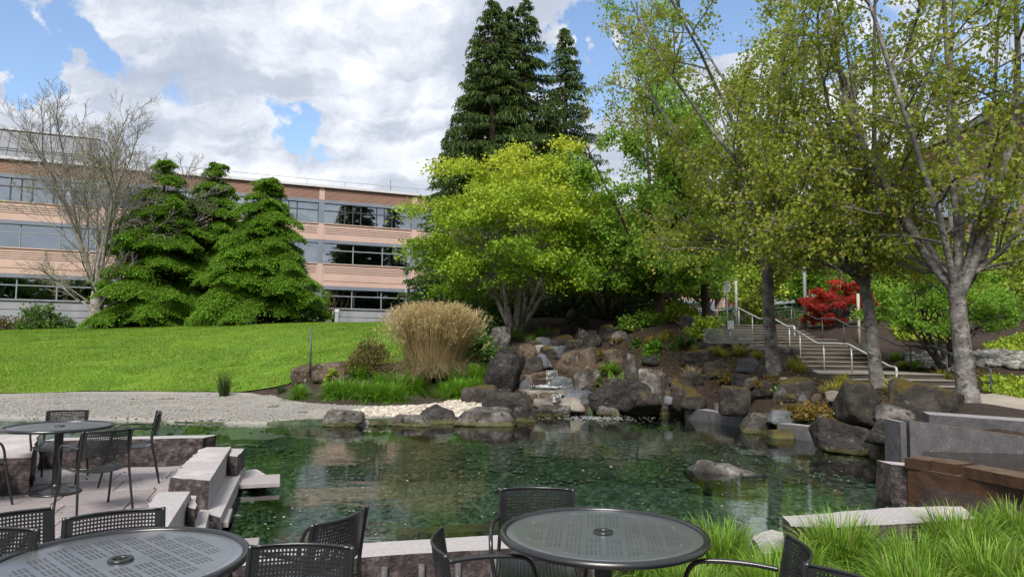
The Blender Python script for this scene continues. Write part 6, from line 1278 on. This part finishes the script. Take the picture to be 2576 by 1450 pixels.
# ---- dry tufts and gold grasses on the bank
DT = [clump_mesh('foliage', 300, .52, .07, 'grass_dry', 530 + i, (.2, .95), (.1, .4), .008) for i in range(2)]
dp = [(1512, 888, 21), (1655, 905, 19.6), (1690, 925, 18.7), (1740, 918, 18.6), (1770, 965, 16.5), (1805, 960, 16.6), (1795, 985, 16), (1812, 1005, 15.5), (1918, 1008, 14.9), (1942, 1028, 14.4), (2028, 1040, 13.6), (2078, 1052, 13.0), (2183, 1052, 12.2)]
dp.sort()
for i, (x, y, d) in enumerate(dp): put('dry_grass_tuft', DT[i % 2], gp(x, y, d), f'{ORD[i]} tan dry grass tuft from the cascade along the rocky bank', 'grass tuft', 'tan dry grass tufts on the bank', .8 + .35 * ((i * .61) % 1), i)
GT = [clump_mesh('foliage', 200, .46, .08, 'grass_gold', 540 + i, (.2, .9), (.1, .4), .011) for i in range(2)]
gpn = [(1635, 862, 22.2), (1668, 860, 22.2), (1750, 876, 20.7), (1795, 880, 20.3), (1822, 888, 20), (1860, 884, 20.1), (2000, 925, 17.2), (2010, 945, 16.6), (2120, 965, 15.6), (2095, 985, 15), (2255, 1000, 14), (2270, 890, 25), (2370, 925, 22.8), (1905, 890, 19.5)]
gpn.sort()
for i, (x, y, d) in enumerate(gpn): put('gold_grass_tuft', GT[i % 2], gp(x, y, d), f'{ORD[i]} yellow-gold grass tuft from the cascade on the mulch slope', 'grass tuft', 'yellow-gold grass tufts on the mulch', .8 + .4 * ((i * .53) % 1), i)
FT = [clump_mesh('foliage', 190, .5, .09, 'grass_lily', 550 + i, (.2, .9), (.15, .5), .012) for i in range(2)]
fpn = [(1247, 882, 22.6), (1185, 905, 21), (1205, 912, 20.6), (1218, 955, 19.5), (1357, 845, 24.6), (1335, 845, 24.8), (1500, 905, 20.5), (1540, 900, 20.6), (1600, 985, 17.2), (1665, 985, 17.6), (1640, 815, 25), (2270, 885, 25), (2300, 890, 24.5), (2250, 870, 26), (1835, 985, 16.0)]
fpn.sort()
for i, (x, y, d) in enumerate(fpn): put('green_grass_tuft', FT[i % 2], gp(x, y, d), f'{ORD[i]} small fresh green grass tuft counted from the plume grass to the stairs', 'grass tuft', 'fresh green grass tufts among the rocks', .8 + .4 * ((i * .71) % 1), i)
# ---- ferns: fronds with leaflets
def fern_mesh(seed, nf, L, mat):
    r = np.random.RandomState(seed); VV = []; FF = []; k = 0
    for i in range(nf):
        az = i * 2.4 + .3 * r.randn(); le = .35 + .55 * r.rand(); l = L * (.7 + .4 * r.rand()); s = np.linspace(.08, 1, 16); x = l * le * s ** 1.2; z = l * (s * math.sqrt(1 - le * le * .8) - .35 * le * s ** 2.5); h = np.array([math.cos(az), math.sin(az)])
        C = np.c_[h[0] * x, h[1] * x, z]; T_ = np.gradient(C, axis=0); sd = np.array([-h[1], h[0], 0]); lw = l * .17 * np.sin(np.pi * (s * .92 + .05)) ** .7
        for sg in (-1, 1):
            D = sd * sg + unit(T_) * .35 + [0, 0, -.1]; R_ = unit(T_); D = unit(D)
            V = np.stack([C - R_ * .012, C + D * (lw * .5)[:, None] - R_ * .014 , C + D * lw[:, None], C + D * (lw * .5)[:, None] + R_ * .016], 1).reshape(-1, 3); VV.append(V); FF.append(np.arange(len(V)).reshape(-1, 4) + k); k += len(V)
    V = np.concatenate(VV); F = np.concatenate(FF); return npmesh('foliage', V, F, mat, rnd=np.clip(.5 + .25 * r.randn(len(F)), 0, 1))
for x, y, d, L, nf, mt, lab in ((1548, 948, 19.2, .85, 26, 'fern', 'large bright green fern beside the upright stone column'), (1300, 862, 25, 1.1, 30, 'grass_dark', 'dark arching fern below the golden maple stems'), (1228, 880, 22.8, .5, 16, 'fern', 'small bright fern beside the tall pointed boulder'), (1365, 838, 25.6, .6, 16, 'fern', 'bright fern by the rounded boulder below the maple roots'), (1503, 905, 20.8, .5, 14, 'fern', 'little fern beside the biggest brown boulder'), (1640, 822, 24.6, .7, 18, 'grass_bright', 'yellow-green fern at the foot of the forked trunk'), (1800, 968, 17, .45, 12, 'grass_dark', 'thin dark fern among the mossy domes')):
    put('fern', fern_mesh(int(x), nf, L, mt), gp(x, y, d), lab, 'fern')
# ---- foreground grass clumps
HG = [clump_mesh('foliage', 1700, .76, .15, 'grass_bright', 600 + i, (.08, .95), (.30, .95), .0050, 6, .5, .5) for i in range(4)]
fg = [(1.05, 5.15, 1.0, 'bright grass clump rising behind the grass-side table at the water'), (1.55, 5.2, 1.0, 'bright grass clump beside the table next to the broken flagstone'), (2.45, 5.25, 1.05, 'shaggy grass clump spilling over the pale slab corner'), (3.5, 5.5, 1.05, 'grass clump in front of the rust-brown basin wall'), (4.15, 5.75, 1.05, 'grass clump at the frame edge by the basin wall'), (2.75, 4.85, .95, 'grass clump filling between the shaggy clump and the bed middle'), (3.1, 4.6, 1.0, 'grass clump in the middle of the planting bed'), (3.75, 4.85, 1.0, 'grass clump at the frame edge of the planting bed'), (2.45, 4.3, .95, 'low grass clump behind the bottom-edge chair'), (3.1, 4.05, .95, 'grass clump at the bottom corner of the picture'), (1.7, 4.55, .85, 'grass clump under the rim of the grass-side table'), (1.15, 4.45, .85, 'grass clump seen through the side-on chair arm'), (.6, 4.35, .62, 'short grass clump below the grass-side table'), (1.95, 3.95, .75, 'grass clump beside the side-on chair'), (2.0, 4.9, .8, 'grass clump by the small pale flagstone'), (2.6, 3.7, .8, 'grass clump along the bottom frame edge')]
for i, (x, y, s, lab) in enumerate(fg): put('fountain_grass', HG[i % 4], (x, y, hz(x, y)), lab, 'grass clump', 'bright fountain grass clumps by the tables', s, i * 1.7)

# ------------------------------------------------------------------ cascade water
def fall(label, x0, x1, yt, yb, dt, db):
    a, b = at(x0, yt, dt), at(x1, yt, dt); c, d = at(x0, yb, db), at(x1, yb, db); s = np.linspace(0, 1, 8)[:, None]; f = s ** .5
    Lp = a + (c - a) * np.c_[f, f, s]; Rp = b + (d - b) * np.c_[f, f, s]; V = np.stack([Lp, (Lp * 2 + Rp) / 3 + [0, -.03, 0], (Lp + 2 * Rp) / 3 + [0, -.02, 0], Rp], 1).reshape(-1, 3)
    F = [(i * 4 + j, i * 4 + j + 1, i * 4 + j + 5, i * 4 + j + 4) for i in range(7) for j in range(3)]
    link('waterfall', npmesh('waterfall', V, np.array(F), 'falling_water', True), label=label, cat='waterfall')
fall('main white waterfall pouring off the wet reddish ledge', 1373, 1402, 930, 966, 20.9, 20.45)
fall('thin trickle running down the dark red ledge', 1383, 1412, 990, 1010, 18.9, 18.7)
fall('faint upper fall between the black-streaked boulder and the olive-capped boulder', 1478, 1500, 830, 868, 25.6, 25.2)
r = np.random.RandomState(9)
def pool(name, pts, dz=0.0, mat='water'):
    V = [at(*q) for q in pts]; z = np.mean([v[2] for v in V]); V = [(v[0], v[1], z + dz) for v in V]
    mb = MB(); mb.raw(V[:4], [(0, 1, 2, 3)]); return mb.build(name, mat, kind='structure'), z
pool('cascade_water', [(1335, 982, 19.5), (1400, 984, 19.5), (1402, 964, 20.6), (1338, 962, 20.6)]); pool('cascade_water', [(1350, 935, 21.0), (1402, 935, 21.0), (1395, 925, 22), (1355, 925, 22)])
q = on(1378, 972, at(1368, 973, 20.1)[2] + .02); p = np.c_[q[0] + r.randn(260) * .18, q[1] + r.randn(260) * .3, np.full(260, q[2]) + .02 * r.rand(260)]; W, F = stones(p, .022, r, .5)
link('cascade_foam', npmesh('cascade_foam', W, F, 'foam', True), kind='stuff')
p = np.c_[2.05 + r.randn(420) * .6, 17.35 + r.randn(420) * .28, np.full(420, WZ + .006)]; p = p[sdf(p[:, :2], POND) < -.05]; W, F = stones(p, .014, r, .2); link('pond_foam', npmesh('pond_foam', W, F, 'foam', True), kind='stuff')

# ------------------------------------------------------------------ unseen trees added behind the viewer to darken the window reflections
r = np.random.RandomState(31); n = 30000; k = 70; cx = np.linspace(-85, 85, k) + r.randn(k); ch = 14 + 6 * r.rand(k)
i = r.randint(0, k, n); u = unit(r.randn(n, 3)) * (r.rand(n, 1) ** .4); P = np.c_[cx[i] + u[:, 0] * 3.2, -34 + u[:, 1] * 3 + 3 * np.sin(cx[i]), ch[i] * (.5 + .5 * u[:, 2])]
V, F = leaf_quads(P, r.randn(n, 3), .9 + .6 * r.rand(n), .40 + .2 * r.rand(n), r); link('unseen_woods', npmesh('unseen_woods', V, F, 'leaf_shrub', rnd=r.rand(n)), kind='stuff')

# ------------------------------------------------------------------ fallen bits on the paving, gravel and walls
r = np.random.RandomState(55); p = np.r_[scatter(PATIO, 260, r, (-7, 2.5), (1.5, 9.2)), scatter(BEACH, 260, r, (-14, 15.6), (-1, 21))]; n = len(p)
z = np.where(p[:, 1] < 10, .006, hgt(p) + .03); L = .018 + .022 * r.rand(n); D = r.randn(n, 3) * [1, 1, .12]
V, F = leaf_quads(np.c_[p, z], D, L, L * .4, r, .1); link('fallen_leaves', npmesh('fallen_leaves', V, F, 'leaf_brownshrub', rnd=r.rand(n)), kind='stuff')
